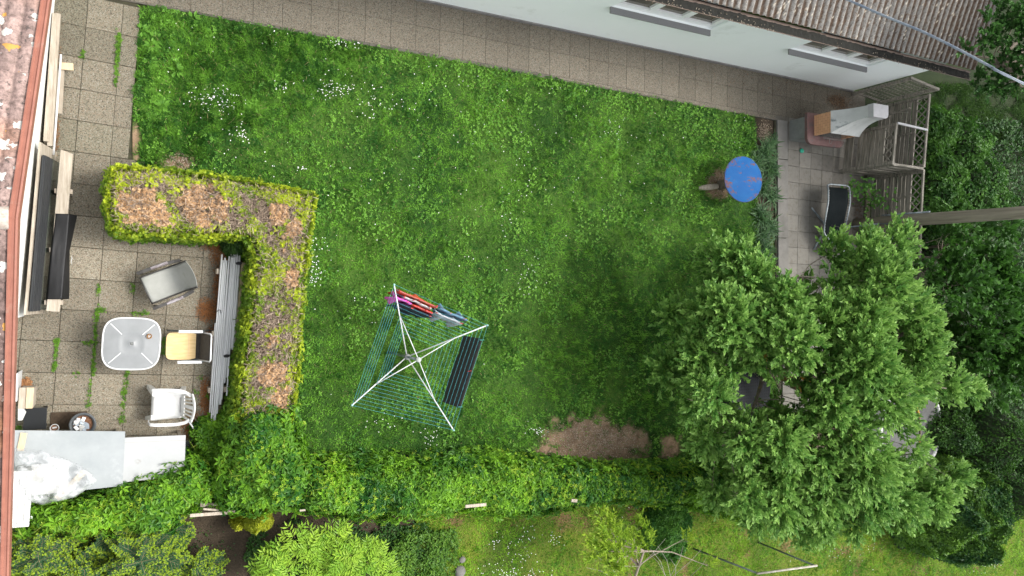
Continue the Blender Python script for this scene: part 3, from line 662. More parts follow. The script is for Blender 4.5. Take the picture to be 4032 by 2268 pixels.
ed = MB(); ed.tube([bp_(t, .80) for t in np.linspace(-1, 1, 15)], .013, 8); ed.build('top_rail', wp, mc)
# ------------------------------------------------------------------ stack of aluminium tubes on timber bearers
def px_line(y): return 1.42+(y-.58)*.0655   # left edge of the stack
tbm = tag(single('timber_bearer', MB().bar((1.80, .40, .14), (1.60, -2.1, .14), .10, .28, bev=.006), mat('mossy_timber', (.23, .19, .09), .85, (.33, .28, .16), 4, bump=.3), 'long mossy squared timber on edge beside the aluminium tubes', 'timber', (1.7, -.85, 0)))
for i, (y, lx) in enumerate(((.25, .5), (-.8, .5), (-1.75, .5))):
    xm = px_line(y)+.13
    single('bearer_block', MB().box((xm, y, .125), (.34, .09, .25), bev=.005), M['wood'], ['short wooden block under the hedge end of the aluminium tubes', 'short wooden block under the middle of the aluminium tubes', 'short wooden block under the lower end of the aluminium tubes'][i], 'block', (xm, y, 0), 'blocks under the aluminium tubes')
tr_ = random.Random(5); first = None; r_ = .0135
spots = []
for k in range(12): spots.append((k*.0285, .25+r_))
for k in range(10): spots.append((.012+k*.0285+(0 if k < 5 else .03), .25+r_*2.75))
for i, (dx, z) in enumerate(spots):
    if i in (4,): continue
    L = 2.45+tr_.uniform(-.25, .40); ytop = .58-tr_.uniform(0, .30)
    if i in (0,): L = 1.5; ytop = -.62
    if dx > .18: ytop = .66-tr_.uniform(0, .05); L = 2.2+tr_.uniform(0, .4)
    if dx > .25: L = 1.7
    yc = ytop-L/2; tiltx = tr_.uniform(-.010, .010)
    if first is None:
        first = MB(); R_, r2 = r_, r_*.86
        first.tube([(0, .5, 0), (0, -.5, 0)], R_, 10, caps=False); o = first.build('aluminium_tube', M['alu']); ms = o.modifiers.new('t', 'SOLIDIFY'); ms.thickness = .002; first = o
    else: o = first.copy(); col.objects.link(o)
    o.location = (px_line(yc)+dx, yc, z); o.scale = (1, L, 1); o.rotation_euler = (0, 0, math.atan(-.0655)+tiltx)
    tag(o, 'dull silver aluminium tube in the long stack along the hedge', 'tube', 'aluminium tubes stacked along the hedge')
# black rubber scraps lying on the tubes
for i, (px, py, lab) in enumerate(((892, 1402, 'torn black tape scrap on the tubes below the folding chair'), (940, 1037, 'torn black tape scrap on the tubes near the hedge'))):
    a = at(px, py, .31); q = [(a[0]+rot2(x, y, .2)[0], a[1]+rot2(x, y, .2)[1]) for x, y in ((-.05, .02), (.0, .03), (.055, .012), (.05, -.02), (.01, -.03), (-.04, -.015))]
    single('tape_scrap', MB().prism(q, .305, .312), M['rubber'], lab, 'scrap', (a[0], a[1], .305))
# dark wire loops on the tubes
wl = MB(); a = at(868, 1226, .31); wl.tube([(a[0]-.06, a[1]-.01, .315), (a[0]-.03, a[1]+.025, .325), (a[0]+.0, a[1]+.02, .32), (a[0]+.01, a[1]-.03, .315)], .005, 6)
single('wire_loop', wl, M['rubber'], 'short curl of black wire lying across the aluminium tubes', 'wire', (a[0], a[1], .31))
# ------------------------------------------------------------------ corner with pots, crate, sheets
cr = tag(empty('wooden_crate', (-1.33, -1.68, 0), -.05), 'small pale wooden crate by the house wall near the leaf heap', 'crate')
for k, x in enumerate((-.06, .035)): MB().box((x+.01, 0, .39), (.088, .315, .02), bev=.003).build('lid_board', [M['wood'], M['wood_new']][k], cr)
cb = MB(); cb.box((.01, 0, .19), (.17, .29, .38)); cb.build('body', M['wood'], cr)
single('white_board', MB().box((-1.435, -1.50, .27), (.02, .42, .54), rz=-.05, bev=.003), M['white_paint'], 'thin white board standing on edge at the house wall behind the crate', 'board', (-1.435, -1.5, 0))
bx = tag(empty('black_stool', (-1.225, -2.015, 0), -.04), 'low black square plastic stool between the crate and the white sheets', 'stool')
MB().box((0, 0, .29), (.30, .33, .02), bev=.006).build('seat', M['black_plastic'], bx)
for sx in (-1, 1):
    for sy in (-1, 1): MB().box((sx*.12, sy*.135, .14), (.035, .035, .28)).build('leg', M['black_plastic'], bx)
hx = [(-1.44, -1.80), (-1.395, -1.79), (-1.335, -1.90), (-1.385, -2.02), (-1.44, -2.02)]
single('plastic_cover_piece', MB().prism(hx, .305, .33), M['white_plastic'], 'white angular plastic piece lying on the black stool', 'plastic piece', (-1.4, -1.9, .305))
single('doormat', MB().box((-.80, -2.12, .020), (.50, .27, .014), rz=-.04, bev=.003), mat('soil_brown_mat', (.045, .030, .018), .95, (.075, .05, .03), 30, bump=.8), 'dark brown doormat under the two pots', 'mat', (-.8, -2.12, .012))
sp_ = tag(empty('small_pot', (-.985, -2.205, .028)), 'small white pot with brown stubs on the dark doormat', 'pot')
MB().lathe([(0, 0), (.05, 0), (.062, .12), (.066, .125), (.062, .135), (.054, .128), (.048, .03), (0, .03)], n=20).build('body', M['white_paint'], sp_)
MB().lathe([(0, .085), (.05, .08)], n=16).build('filling', mat('stubs', (.14, .06, .03), .9, (.3, .17, .1), 60), sp_)
MB().bar((-.03, 0, .095), (.03, .01, .095), .02, .01).build('paper_scrap', M['white_paint'], sp_)
bp = tag(empty('plant_pot', (-.597, -2.155, .028)), 'large dark grey plant pot filled with empty white cartons', 'pot')
MB().lathe([(0, 0), (.13, 0), (.165, .27), (.185, .275), (.187, .305), (.165, .31), (.148, .29), (.135, .24), (0, .235)], n=30).build('body', mat('grey_pot', (.06, .068, .075), .5, (.09, .1, .105), 5), bp)
MB().lathe([(0, .245), (.137, .245)], n=20).build('filling', mat('pot_litter', (.09, .04, .02), .95, (.22, .11, .06), 40, bump=1), bp)
pr = random.Random(3)
for i in range(16):
    q = pr.uniform(0, 6.28); rr = .105*math.sqrt(pr.random()); cx_, cy_ = rr*math.cos(q), rr*math.sin(q)
    m1 = MB(); Rm = Matrix.Rotation(pr.uniform(0, 3.1), 3, 'Z') @ Matrix.Rotation(pr.uniform(-.5, .5), 3, 'X') @ Matrix.Rotation(pr.uniform(-.4, .4), 3, 'Y')
    m1.box((cx_, cy_, .265+.02*pr.random()), (.075, .05, .022), rot=Rm)
    o = m1.build('empty_carton', pr.choice([M['white_paint'], M['white_paint'], mat('carton_grey', (.5, .5, .48), .5), mat('carton_blue_grey', (.35, .4, .45), .5)])); o.location = bp.location
    tag(o, 'small empty white or grey carton lying inside the large dark pot', 'carton', 'empty cartons in the dark pot')
# sheets on a trestle table
M['sheet'] = mat('translucent_white_sheet', (.27, .295, .30), .4, (.33, .35, .355), 2.5, c3=(.37, .385, .39), s3=2.2, t3=.55)
M['sheet2'] = mat('stained_white_board', (.36, .37, .37), .5, (.41, .42, .42), 2.5, c3=(.29, .285, .26), s3=3.5, t3=.62)
t2 = tag(empty('white_worktop', (.4, -2.68, 0)), 'long stained white board used as worktop beside the hose coil', 'table')
P = [(-.36, -2.32), (.845, -2.375), (.825, -3.02), (-.36, -3.02)]
brel(MB().prism(P, .725, .75).build('worktop', M['sheet2'], t2), t2)
brel(MB().bar((-.3, -2.40, .7512), (.84, -2.455, .7512), .005, .0025).build('groove', mat('groove', (.35, .33, .3), .8), t2), t2)
for (x, y) in ((.78, -2.44), (.78, -2.95), (-.25, -2.4), (-.25, -2.95)): brel(MB().box((x, y, .362), (.05, .05, .724)).build('leg', M['wood'], t2), t2)
t3 = tag(empty('sheet_table', (-.7, -2.6, 0)), 'table covered by a large milky plastic sheet close to the house wall', 'table')
P = [(-1.44, -2.085), (-.01, -2.23), (-.045, -3.06), (-1.44, -3.06)]
brel(MB().prism(P, .785, .80).build('sheet', M['sheet'], t3), t3)
brel(MB().box((-.65, -2.62, .765), (1.2, .75, .036)).build('tabletop', M['wood'], t3), t3)
for (x, y) in ((-1.2, -2.3), (-1.2, -2.95), (-.12, -2.33), (-.12, -2.95)): brel(MB().box((x, y, .372), (.05, .05, .744)).build('leg', M['wood'], t3), t3)
beam((94, 1705), (79, 1775), .822, .085, .02, M['wood_new'], 'wood_offcut', 'short pale wood offcut on the milky sheet beside the red verge', 'board')
# crumpled plastic film
fmP = [(-1.42, -2.34), (-1.11, -2.40), (-.88, -2.52), (-.60, -2.68), (-.38, -2.93), (-.67, -3.16), (-1.09, -3.24), (-1.30, -3.12), (-1.44, -2.8)]
st = .018; gx_ = np.arange(-1.46, -.34, st); gy_ = np.arange(-3.28, -2.30, st); FX, FY_ = np.meshgrid(gx_, gy_, indexing='ij')
dd = pdist(fmP, FX, FY_)
ang = vn(FX, FY_, .35, 2, 51)*6; rid = np.abs(vn(FX*np.cos(.5)+FY_*.5, FY_-FX*.4, .11, 3, 52)-.5)
hmp = np.clip(dd/.10, 0, 1)**.6*(.07+.20*np.clip(vn(FX, FY_, .42, 2, 53)-.2, 0, 1))+.16*(.5-rid)*np.clip(dd/.05, 0, 1)
FZ = .812+np.maximum(hmp, 0)*.9; FZ = np.where(FY_ < -3.08, FZ-(-3.08-FY_)*.6, FZ)
i = np.arange(FX.size).reshape(FX.shape); q = np.stack([i[:-1, :-1], i[1:, :-1], i[1:, 1:], i[:-1, 1:]], -1).reshape(-1, 4)
q = q[(dd.ravel()[q].mean(1) > 0)]
fm_, ft, fb_ = newmat('clear_crumpled_film'); fb_.inputs['Base Color'].default_value = (.60, .62, .63, 1); fb_.inputs['Roughness'].default_value = .18
trn = ft.nodes.new('ShaderNodeBsdfTransparent'); mx = ft.nodes.new('ShaderNodeMixShader'); nz = ft.nodes.new('ShaderNodeTexNoise'); nz.inputs['Scale'].default_value = 3.5; nz.inputs['Detail'].default_value = 5
cr_ = ft.nodes.new('ShaderNodeValToRGB'); cr_.color_ramp.elements[0].position = .4; cr_.color_ramp.elements[0].color = (.12, .12, .12, 1); cr_.color_ramp.elements[1].position = .62; cr_.color_ramp.elements[1].color = (.75, .75, .75, 1)
tcc = ft.nodes.new('ShaderNodeTexCoord'); ft.links.new(tcc.outputs['Object'], nz.inputs[0]); ft.links.new(nz.outputs[0], cr_.inputs[0]); ft.links.new(cr_.outputs[0], mx.inputs[0])
ft.links.new(trn.outputs[0], mx.inputs[1]); ft.links.new(fb_.outputs[0], mx.inputs[2]); ft.links.new(mx.outputs[0], ft.nodes['Material Output'].inputs[0])
o = raw_mesh('plastic_film', np.stack([FX, FY_, FZ], -1).reshape(-1, 3)-np.array((-.9, -2.8, .8)), q, fm_, smooth=True); o.location = (-.9, -2.8, .8)
tag(o, 'crumpled clear plastic film heaped on the milky sheet', 'film')
beam((332, 1858), (222, 1965), .835, .085, .02, M['wood_new'], 'wood_offcut', 'pale wood strip showing through the crumpled clear film', 'board')
cl = MB(); 
P_ = np.zeros((20, 20, 3))
cx0, cy0 = -.98, -2.80
for i_, a in enumerate(np.linspace(-.24, .22, 20)):
    for j_, b in enumerate(np.linspace(-.25, .2, 20)):
        P_[i_, j_] = (cx0+a, cy0+b, .815+.10*max(0, 1-(a/.25)**2)*max(0, 1-(b/.26)**2)+.02*float(vn(a, b, .07, 2, 61)))
tag(grid_mesh('white_cloth', P_, M['white_plastic']), 'bunched white cloth bundle under the crumpled film', 'cloth')
# white storage box with ribbed lid
sbx = tag(empty('storage_box', (-1.34, -3.05, 0), -.06), 'white plastic storage box with ribbed lid at the house wall', 'box')
MB().box((0, 0, .47), (.22, .76, .94), bev=.01).build('body', wp, sbx)
ld = MB(); ld.box((0, 0, .965), (.25, .80, .05), bev=.012); lid = ld.build('lid', wp, sbx)
for x in (-.075, .0, .08): MB().box((x, 0, .996), (.045, .72, .014), bev=.004).build('rib', M['white_paint'], lid)
hn = MB(); hn.box((0, .43, .93), (.20, .06, .05), bev=.01); hn.tube([(-.07, .42, .97), (-.06, .48, .99), (.02, .49, .99), (.06, .44, .97)], .008, 6); hn.build('hinge', M['conc_grey'], sbx)
MB().tube([(.125, -.27, .93), (.15, -.27, .93), (.15, -.30, .92), (.125, -.30, .90)], .006, 6).build('latch', M['alu'], sbx)
# hose coil, leaning pole, stick
hc = MB(); c0 = (1.06, -2.70)
for k in range(9):
    r0 = .10+.012*k; hc.tube([(c0[0]+r0*math.cos(q+k)*1.0+.01*math.sin(3*q+k), c0[1]+r0*math.sin(q+k)*.85, .04+.018*k+.012*math.sin(2*q+k)) for q in np.linspace(0, 2*math.pi, 28)[:-1]], .008, 6, closed=True)
single('hose_coil', hc, mat('black_hose', (.02, .028, .026), .45), 'loose coil of thin black garden hose at the end of the white worktop', 'hose', (c0[0], c0[1], 0))
single('metal_pole', MB().tube([(.90, -2.20, .32), (1.15, -2.62, .05)], .014, 8), M['alu'], 'thin metal pole slanting down behind the white armchair to the hose coil', 'pole', (1.15, -2.62, .05))
single('wooden_stick', MB().tube([(.96, -2.15, .12), (1.20, -2.45, .06)], .010, 7), M['twig'], 'thin brown stick beside the slanting metal pole', 'stick', (1.1, -2.3, .03))
a = at(805, 1828, .35); b = at(797, 1888, .10)
single('wooden_stake', MB().bar((1.36, -2.9, .35), (1.30, -3.16, .30), .03, .03), M['wood'], 'short wooden stake lying in the creeper right of the hose coil', 'stake', (1.33, -3.0, .3))
single('plastic_scrap', MB().prism([(1.30, -2.38), (1.40, -2.34), (1.42, -2.44), (1.35, -2.5), (1.29, -2.45)], .04, .06), mat('pale_blue_plastic', (.35, .5, .6), .3), 'crumpled pale blue plastic scrap among the creeper leaves', 'scrap', (1.35, -2.42, .04))
single('plastic_scrap', MB().prism([(1.20, -2.72), (1.27, -2.69), (1.29, -2.76), (1.22, -2.80)], .05, .07), M['white_plastic'], 'small white plastic scrap beside the black hose coil', 'scrap', (1.24, -2.74, .05))
# ------------------------------------------------------------------ rotary clothes dryer
rd = tag(empty('rotary_dryer', (4.43, -1.255, 0)), 'rotary clothes dryer with four white arms and turquoise lines on the lawn', 'clothes dryer')
hub0, hub1 = V(0, 0, 1.10), V(0, 0, 1.66)
crn = [V(*(np.array(at(1350+x/2.23, 1080+y/2.23, 1.75))-np.array((4.43, -1.255, 0)))) for x, y in ((450, 90), (1268, 448), (972, 1368), (80, 1150))]
MB().tube([(0, 0, 0), (0, 0, 1.70)], .024, 12).build('pole', M['galv'], rd)
hb = MB(); hb.lathe([(0, 1.06), (.05, 1.06), (.055, 1.10), (.05, 1.14), (0, 1.14)], n=14); hb.build('hub', M['conc_grey'], rd); hb = MB(); hb.lathe([(0, 1.63), (.042, 1.63), (.046, 1.66), (.04, 1.70), (0, 1.71)], n=14); hb.build('hub', mat('hub_plastic', (.42, .45, .42), .5), rd)
armp = []
for c_ in crn:
    d = c_-hub0; pts = [hub0+V(d.x, d.y, 0).normalized()*.05, hub0+d]
    MB().tube(pts, .0115, 8).build('arm', M['white_paint'], rd)
    mid = hub0+d*.58
    MB().tube([mid+V(0, 0, .012), hub1+V(d.x, d.y, 0).normalized()*.045], .008, 8).build('strut', M['white_paint'], rd)
    MB().lathe([(0, -.02), (.016, -.02), (.016, .02), (0, .02)], c=tuple(c_), n=8).build('arm_cap', mat('cap', (.25, .45, .42), .5), rd)
lm = MB(); ts = [1-.06*k for k in range(12)]
M['line'] = mat('turquoise_line', (.06, .42, .42), .5, (.05, .28, .45), 1.2)
for side in range(4):
    a, b = crn[side], crn[(side+1) % 4]
    for t in ts:
        if side == 3 and .6 < t < .75: continue
        A = hub0+(a-hub0)*t+V(0, 0, .014); B = hub0+(b-hub0)*t+V(0, 0, .014); sg = .008+.012*((int(t*1000)*7) % 5)/5
        lm.tube([A, A*.75+B*.25-V(0, 0, sg*.75), (A+B)/2-V(0, 0, sg), A*.25+B*.75-V(0, 0, sg*.75), B], .0018, 4, caps=False)
lm.build('line', M['line'], rd)
# laundry: cloth hanging over a line; a and b are points of the line (fractions along that side)
def line_pt(side, t, s):
    a, b = crn[side], crn[(side+1) % 4]; A = hub0+(a-hub0)*t; B = hub0+(b-hub0)*t
    return A+(B-A)*s+V(4.43, -1.255, 0.0)
def laundry(name, side, t, s0, s1, drop, m, label, cat, group='laundry on the rotary dryer', lean=(0, 0), drop2=.26, seed=0, puff=.028, shape=None):
    lean = (0, 0)
    A, B = line_pt(side, t, s0), line_pt(side, t, s1); n1, n2 = 40, 16; u = (B-A); nrm = V(-u.y, u.x, 0).normalized()
    P = np.zeros((n1, 2*n2+1, 3)); drop2 = drop if drop2 is None else drop2; rr = np.random.default_rng(seed+5); ph = rr.uniform(0, 6, 4)
    for i, s in enumerate(np.linspace(0, 1, n1)):
        base = A+u*s; dfac = 1 if shape is None else shape(s)
        for j in range(-n2, n2+1):
            k = j/n2; dp = (drop if k < 0 else drop2)*dfac*abs(k); side_ = (.012+.03*abs(k)) *math.copysign(1, k) if j else 0
            wob = puff*abs(k)*(math.sin(s*9+ph[0])+.6*math.sin(s*19+ph[1]+k*2)+.3*math.sin(s*37+ph[2]))
            q = base+nrm*(side_+wob+lean[0]*abs(k)*dfac)+u.normalized()*(lean[1]*abs(k)); P[i, j+n2] = (q.x, q.y, q.z+.004-dp)
    o_ = V(*P[n1//2, n2]); P = P-np.array(o_); o = grid_mesh(name, P, m); o.location = o_
    ms = o.modifiers.new('t', 'SOLIDIFY'); ms.thickness = .003
    return tag(o, label, cat, group)
Mr = mat('red_cloth', (.50, .02, .015), .8, (.62, .05, .02), 5); Mo = mat('orange_red_cloth', (.55, .10, .03), .8, (.42, .03, .02), 3, stretch=(2, 8, 2), c3=(.35, .22, .08), s3=6, t3=.6)
Mp = mat('pink_cloth', (.62, .06, .42), .8, (.70, .12, .52), 6); Mn = mat('navy_cloth', (.012, .016, .030), .85, (.02, .026, .045), 8)
Mpl = mat('pale_print_cloth', (.62, .60, .58), .8, (.30, .28, .27), 22, c3=(.5, .12, .12), s3=12, t3=.62); Mg = mat('grey_towel', (.34, .36, .38), .9, (.48, .50, .53), 18); Mj = mat('denim', (.05, .09, .15), .85, (.18, .30, .42), 9)
Md = mat('dark_towel', (.026, .023, .023), .95, (.042, .038, .037), 25, bump=.5, bscale=200)
OUT = -.35
laundry('red_towel', 0, .945, .05, .47, .62, Mo, 'striped red and orange towel on the second line, next to the outer line', 'towel', lean=(-.04, 0), seed=1)
laundry('printed_shirt', 0, .89, .10, .42, .55, Mpl, 'pale printed shirt hanging between the red towel and the pink top', 'shirt', lean=(-.03, 0), seed=2, puff=.045)
laundry('pink_top', 0, .835, -.02, .19, .55, Mp, 'bright pink top hanging under the arm at the corner', 'top', lean=(-.02, -.03), seed=3, puff=.045)
laundry('red_shirt', 0, .825, .20, .46, .58, Mr, 'plain bright red shirt hanging between the pink top and the grey cloth', 'shirt', lean=(-.02, 0), seed=4, puff=.018)
laundry('navy_trousers', 0, .77, .06, .50, .85, Mn, 'dark navy trousers on the innermost used line', 'trousers', lean=(-.02, 0), seed=5)
laundry('jeans', 0, .945, .50, .82, .55, Mj, 'light and dark blue denim hanging at the far end of the red towel line', 'trousers', lean=(-.04, 0), seed=6, puff=.045)
laundry('grey_cloth', 0, .86, .48, .82, .62, Mg, 'pale grey crinkled cloth hanging beside the blue denim', 'cloth', lean=(-.03, 0), seed=7, puff=.05)
for (t, lab) in ((.945, 0),): pass
dt = laundry('dark_towel', 1, .99, .13, .80, .74, Md, 'large dark grey towel hanging alone over the lines on the right side of the dryer', 'towel', seed=8, puff=.012)
Mred = mat('red_peg', (.75, .06, .05), .4)
pegs = [(0, .945, .05), (0, .945, .27), (0, .945, .46), (0, .945, .62), (0, .945, .78), (0, .89, .10), (0, .89, .28), (0, .89, .40), (0, .835, .14), (0, .825, .2), (0, .825, .36), (0, .77, .2), (0, .77, .44), (0, .86, .49), (0, .86, .80), (0, .89, .2), (1, .95, .45)]
pm = None
for (sd_, t, s) in pegs:
    p = line_pt(sd_, t, s)
    if pm is None:
        m1 = MB(); m1.bar((-.006, 0, -.03), (-.002, 0, .045), .010, .006, up=(0, 1, 0)); m1.bar((.006, 0, -.03), (.002, 0, .045), .010, .006, up=(0, 1, 0)); o = pm = m1.build('clothes_peg', Mred)
    else: o = pm.copy(); col.objects.link(o)
    o.location = p+V(0, 0, .01); o.rotation_euler = (random.uniform(-.7, .7), random.uniform(-.7, .7), random.uniform(0, 3))
    tag(o, 'small bright red clothes peg holding laundry on the dryer lines', 'clothes peg', 'red clothes pegs on the dryer')
Mgp = mat('green_peg', (.1, .45, .35), .4)
for (s, lab) in ((.14, 'turquoise clothes peg at the upper end of the dark towel'), (.79, 'turquoise clothes peg at the lower end of the dark towel')):
    o = pm.copy(); o.data = pm.data.copy(); o.data.materials[0] = Mgp; col.objects.link(o); o.name = 'clothes_peg'; o.location = line_pt(1, .985, s); o.rotation_euler = (.2, .9, .3); tag(o, lab, 'clothes peg'); 
    if 'group' in o: del o['group']
# ------------------------------------------------------------------ blue round table
bt2 = tag(empty('round_table', (12.84, 2.50, 0)), 'round blue table with flaking paint on one thick wooden post', 'table')
M['blue'] = mat('flaking_blue_paint', (.004, .075, .25), .7, (.008, .095, .28), 2, spec=.2, bump=.3, bscale=40, c3=(.13, .062, .055), s3=3.6, t3=.54, stretch=(1, 1.6, 1))
MB().lathe([(0, .665), (.575, .665), (.59, .675), (.59, .695), (.58, .70), (0, .70)], n=56, sx=.985, sy=.90).build('tabletop', M['blue'], bt2)
MB().lathe([(.589, .668), (.596, .670), (.596, .694), (.589, .697)], n=56, sx=.985, sy=.90).build('rim', mat('worn_rim', (.16, .10, .14), .7, (.06, .12, .35), 6), bt2)
MB().tube([(-.09, -.06, -.03), (-.06, -.04, .3), (-.03, -.02, .664)], [.12, .095, .085], 14).build('post', M['bark'], bt2)
# ------------------------------------------------------------------ masonry barbecue
bq = tag(empty('masonry_barbecue', (15.85, 3.95, 0)), 'masonry barbecue with red counter, orange firebricks and tall white hood', 'barbecue')
def B(o): o.matrix_parent_inverse = Matrix.Translation((-15.85, -3.95, 0)); return o
def rrect(x0, x1, y0, y1, r, corners=(1, 1, 1, 1), n=7):
    out = []
    for (cx, cy, a0, on) in ((x1-r, y1-r, 0, corners[0]), (x0+r, y1-r, 90, corners[1]), (x0+r, y0+r, 180, corners[2]), (x1-r, y0+r, 270, corners[3])):
        if on:
            for k in range(n): q = math.radians(a0+90*k/(n-1)); out.append((cx+r*math.cos(q), cy+r*math.sin(q)))
        else:
            q = math.radians(a0+45); out.append((cx+r*(1 if math.cos(q) > 0 else -1), cy+r*(1 if math.sin(q) > 0 else -1)))
    return out
B(MB().prism([(15.10, 3.72), (16.30, 3.70), (16.30, 4.27), (15.10, 4.24)], 0, .52).build('base', M['conc_grey'], bq))
M['bq_red'] = mat('red_counter', (.12, .062, .058), .75, (.17, .095, .09), 5, bump=.3, c3=(.09, .08, .076), s3=6, t3=.54)
B(MB().prism(rrect(15.06, 16.38, 3.545, 4.33, .17, (0, 0, 1, 1)), .522, .60).build('counter', M['bq_red'], bq))
def brickmat():
    m, t, b = newmat('firebrick'); b.inputs['Roughness'].default_value = .85; tc = t.nodes.new('ShaderNodeTexCoord'); mp = t.nodes.new('ShaderNodeMapping')
    mp.inputs['Rotation'].default_value = (math.pi/2, 0, math.pi/2); t.links.new(tc.outputs['Object'], mp.inputs[0])
    sp = t.nodes.new('ShaderNodeSeparateXYZ'); cb_ = t.nodes.new('ShaderNodeCombineXYZ'); t.links.new(tc.outputs['Object'], sp.inputs[0])
    ad = t.nodes.new('ShaderNodeMath'); ad.operation = 'ADD'; t.links.new(sp.outputs[0], ad.inputs[0]); t.links.new(sp.outputs[1], ad.inputs[1])
    t.links.new(ad.outputs[0], cb_.inputs[0]); t.links.new(sp.outputs[2], cb_.inputs[1])
    br = t.nodes.new('ShaderNodeTexBrick'); br.inputs['Scale'].default_value = 1; br.inputs['Brick Width'].default_value = .125; br.inputs['Row Height'].default_value = .062; br.inputs['Mortar Size'].default_value = .003
    br.inputs['Color1'].default_value = (.66, .37, .21, 1); br.inputs['Color2'].default_value = (.58, .31, .17, 1); br.inputs['Mortar'].default_value = (.36, .19, .10, 1)
    t.links.new(cb_.outputs[0], br.inputs[0]); t.links.new(br.outputs[0], b.inputs['Base Color']); return m
M['brick'] = brickmat(); z0, z1 = .602, 1.10
fbx = MB(); fbx.box((15.335, 4.02, (z0+z1)/2), (.07, .50, z1-z0)); fbx.box((16.295, 4.02, (z0+z1)/2), (.07, .50, z1-z0)); fbx.box((15.815, 4.235, (z0+z1)/2), (.886, .068, z1-z0))
B(fbx.build('firebox', M['brick'], bq))
fl = MB(); fl.box((15.815, 3.98, .615), (.88, .42, .025)); B(fl.build('hearth', mat('sooty_hearth', (.02, .018, .016), .95, (.12, .11, .10), 20), bq))
gr_ = MB()
for k in range(22): gr_.tube([(15.42+k*.037, 3.66, .80), (15.42+k*.037, 4.18, .80)], .004, 5)
gr_.tube([(15.40, 3.68, .80), (16.24, 3.68, .80)], .007, 6); gr_.tube([(15.40, 4.15, .80), (16.24, 4.15, .80)], .007, 6)
for x in (15.62, 16.08): gr_.tube([(x, 3.68, .80), (x, 3.58, .80), (x+.05, 3.56, .80), (x+.08, 3.60, .80), (x+.08, 3.68, .80)], .006, 6)
B(gr_.build('grill', mat('grill_steel', (.16, .15, .14), .5, (.30, .29, .27), 20, metal=.6), bq))
M['hood'] = mat('weathered_white_hood', (.42, .43, .42), .8, (.54, .55, .54), 2.5, bump=.3, c3=(.17, .19, .19), s3=2.4, t3=.55, stretch=(1, 1, .6))
hd = MB(); nz_ = 15; secs = []
for k in range(nz_):
    t = k/(nz_-1); z = 1.102+t*(1.90-1.102); e = 1-(1-t)**2.0
    x0_ = 15.295+.305*e; x1_ = 16.335-.215*e; yf = 3.74+.26*e**.9; yb = 4.285
    secs.append([(x0_, yf, z-(.0)), (x1_, yf, z), (x1_, yb, z), (x0_, yb, z)])
vs = [p for s in secs for p in s]; fs = [(i*4+k, i*4+(k+1) % 4, (i+1)*4+(k+1) % 4, (i+1)*4+k) for i in range(nz_-1) for k in range(4)]
hd.add(vs, fs); hd.add([secs[0][0], secs[0][1], (15.815, 3.70, 1.00)], []) 
ho = B(hd.build('hood', M['hood'], bq)); ms = ho.modifiers.new('t', 'SOLIDIFY'); ms.thickness = .04; ms.offset = -1
B(MB().prism(rrect(15.60, 16.13, 3.985, 4.30, .10, (0, 0, 0, 1)), 1.885, 2.05).build('chimney_cap', mat('pale_cap', (.38, .38, .38), .8, (.44, .43, .44), 8, bump=.3), bq))
single('green_cloth', MB().lathe([(0, .0), (.07, .0), (.075, .02), (.05, .04), (0, .05)], c=(15.52, 3.50, .016), n=9, sx=1.0, sy=.8), mat('green_net', (.02, .30, .20), .6, (.03, .42, .28), 30), 'crumpled bright green netting on the paving beside the barbecue', 'netting', (15.52, 3.5, .016))
# ------------------------------------------------------------------ wooden screens
def screen(label, p0, p1, h, lat=.35, gaps=.014, nb=11, solid_top=None, name='wooden_screen', lattice_only=False, cap=.0):
    p0, p1 = V(*p0, 0), V(*p1, 0); d = p1-p0; L = d.length; a = math.atan2(d.y, d.x)
    r = tag(empty(name, p0, a), label, 'fence panel', 'grey wooden screens behind the terrace')
    for x in (0, L): MB().box((x, 0, h/2), (.075, .075, h), bev=.004).build('post', M['wood_grey'], r)
    zt = h-.06 if lat == 0 else h-lat
    if not lattice_only:
        b = MB(); step = (zt-.10)/nb; rr = random.Random(int(L*1000))
        for k in range(nb):
            if rr.random() < .04: continue
            b.box((L/2, rr.uniform(-.016, .016), .10+step*(k+.5)), (L-.08, .018, step-gaps-rr.uniform(0, .010)), rot=Matrix.Rotation(rr.uniform(-.006, .006), 3, 'Y'))
        b.build('boards', M['wood_grey'], r)
        if L > 1: MB().box((L/2, .025, zt/2+.04), (.05, .025, zt-.06)).build('batten', M['wood_grey'], r)
    if lat:
        MB().box((L/2, 0, zt+.01), (L-.078, .045, .045)).build('middle_rail', M['wood_grey'], r)
        lt = MB(); z0 = zt+.035; z1_ = h-.05; hh = z1_-z0
        if lattice_only:
            k = 0
            x = .08
            while x < L-.05: lt.box((x, -.006, (z0+z1_)/2), (.022, .010, hh)); x += .115
            z = z0+.03
            while z < z1_: lt.box((L/2, .006, z), (L-.08, .010, .022)); z += .155
        else:
            stp = .21; x = .05-hh
            while x < L:
                for s, yy_ in ((1, -.006), (-1, .006)):
                    xa, xb = (x, x+hh) if s > 0 else (x+hh, x); za, zb = z0, z1_
                    # clip to the panel
                    ta = 0; tb_ = 1
                    for lim in (.04, L-.04):
                        pass
                    pts = []
                    for t in np.linspace(0, 1, 9):
                        xx = xa+(xb-xa)*t
                        if .04 <= xx <= L-.04: pts.append((xx, yy_, za+(zb-za)*t))
                    if len(pts) > 1: lt.bar(pts[0], pts[-1], .010, .024, up=(0, 0, 1))
                x += stp
        lt.build('lattice', M['wood_grey'], r)
    MB().box((L/2, 0, h-.02), (L+.10, .06, .045), bev=.004).build('top_rail', M['wood_grey'], r)
    return r
screen('grey board screen with lattice top standing right behind the barbecue counter', (16.99, 3.08), (17.13, 4.05), 1.57, .33, nb=9)
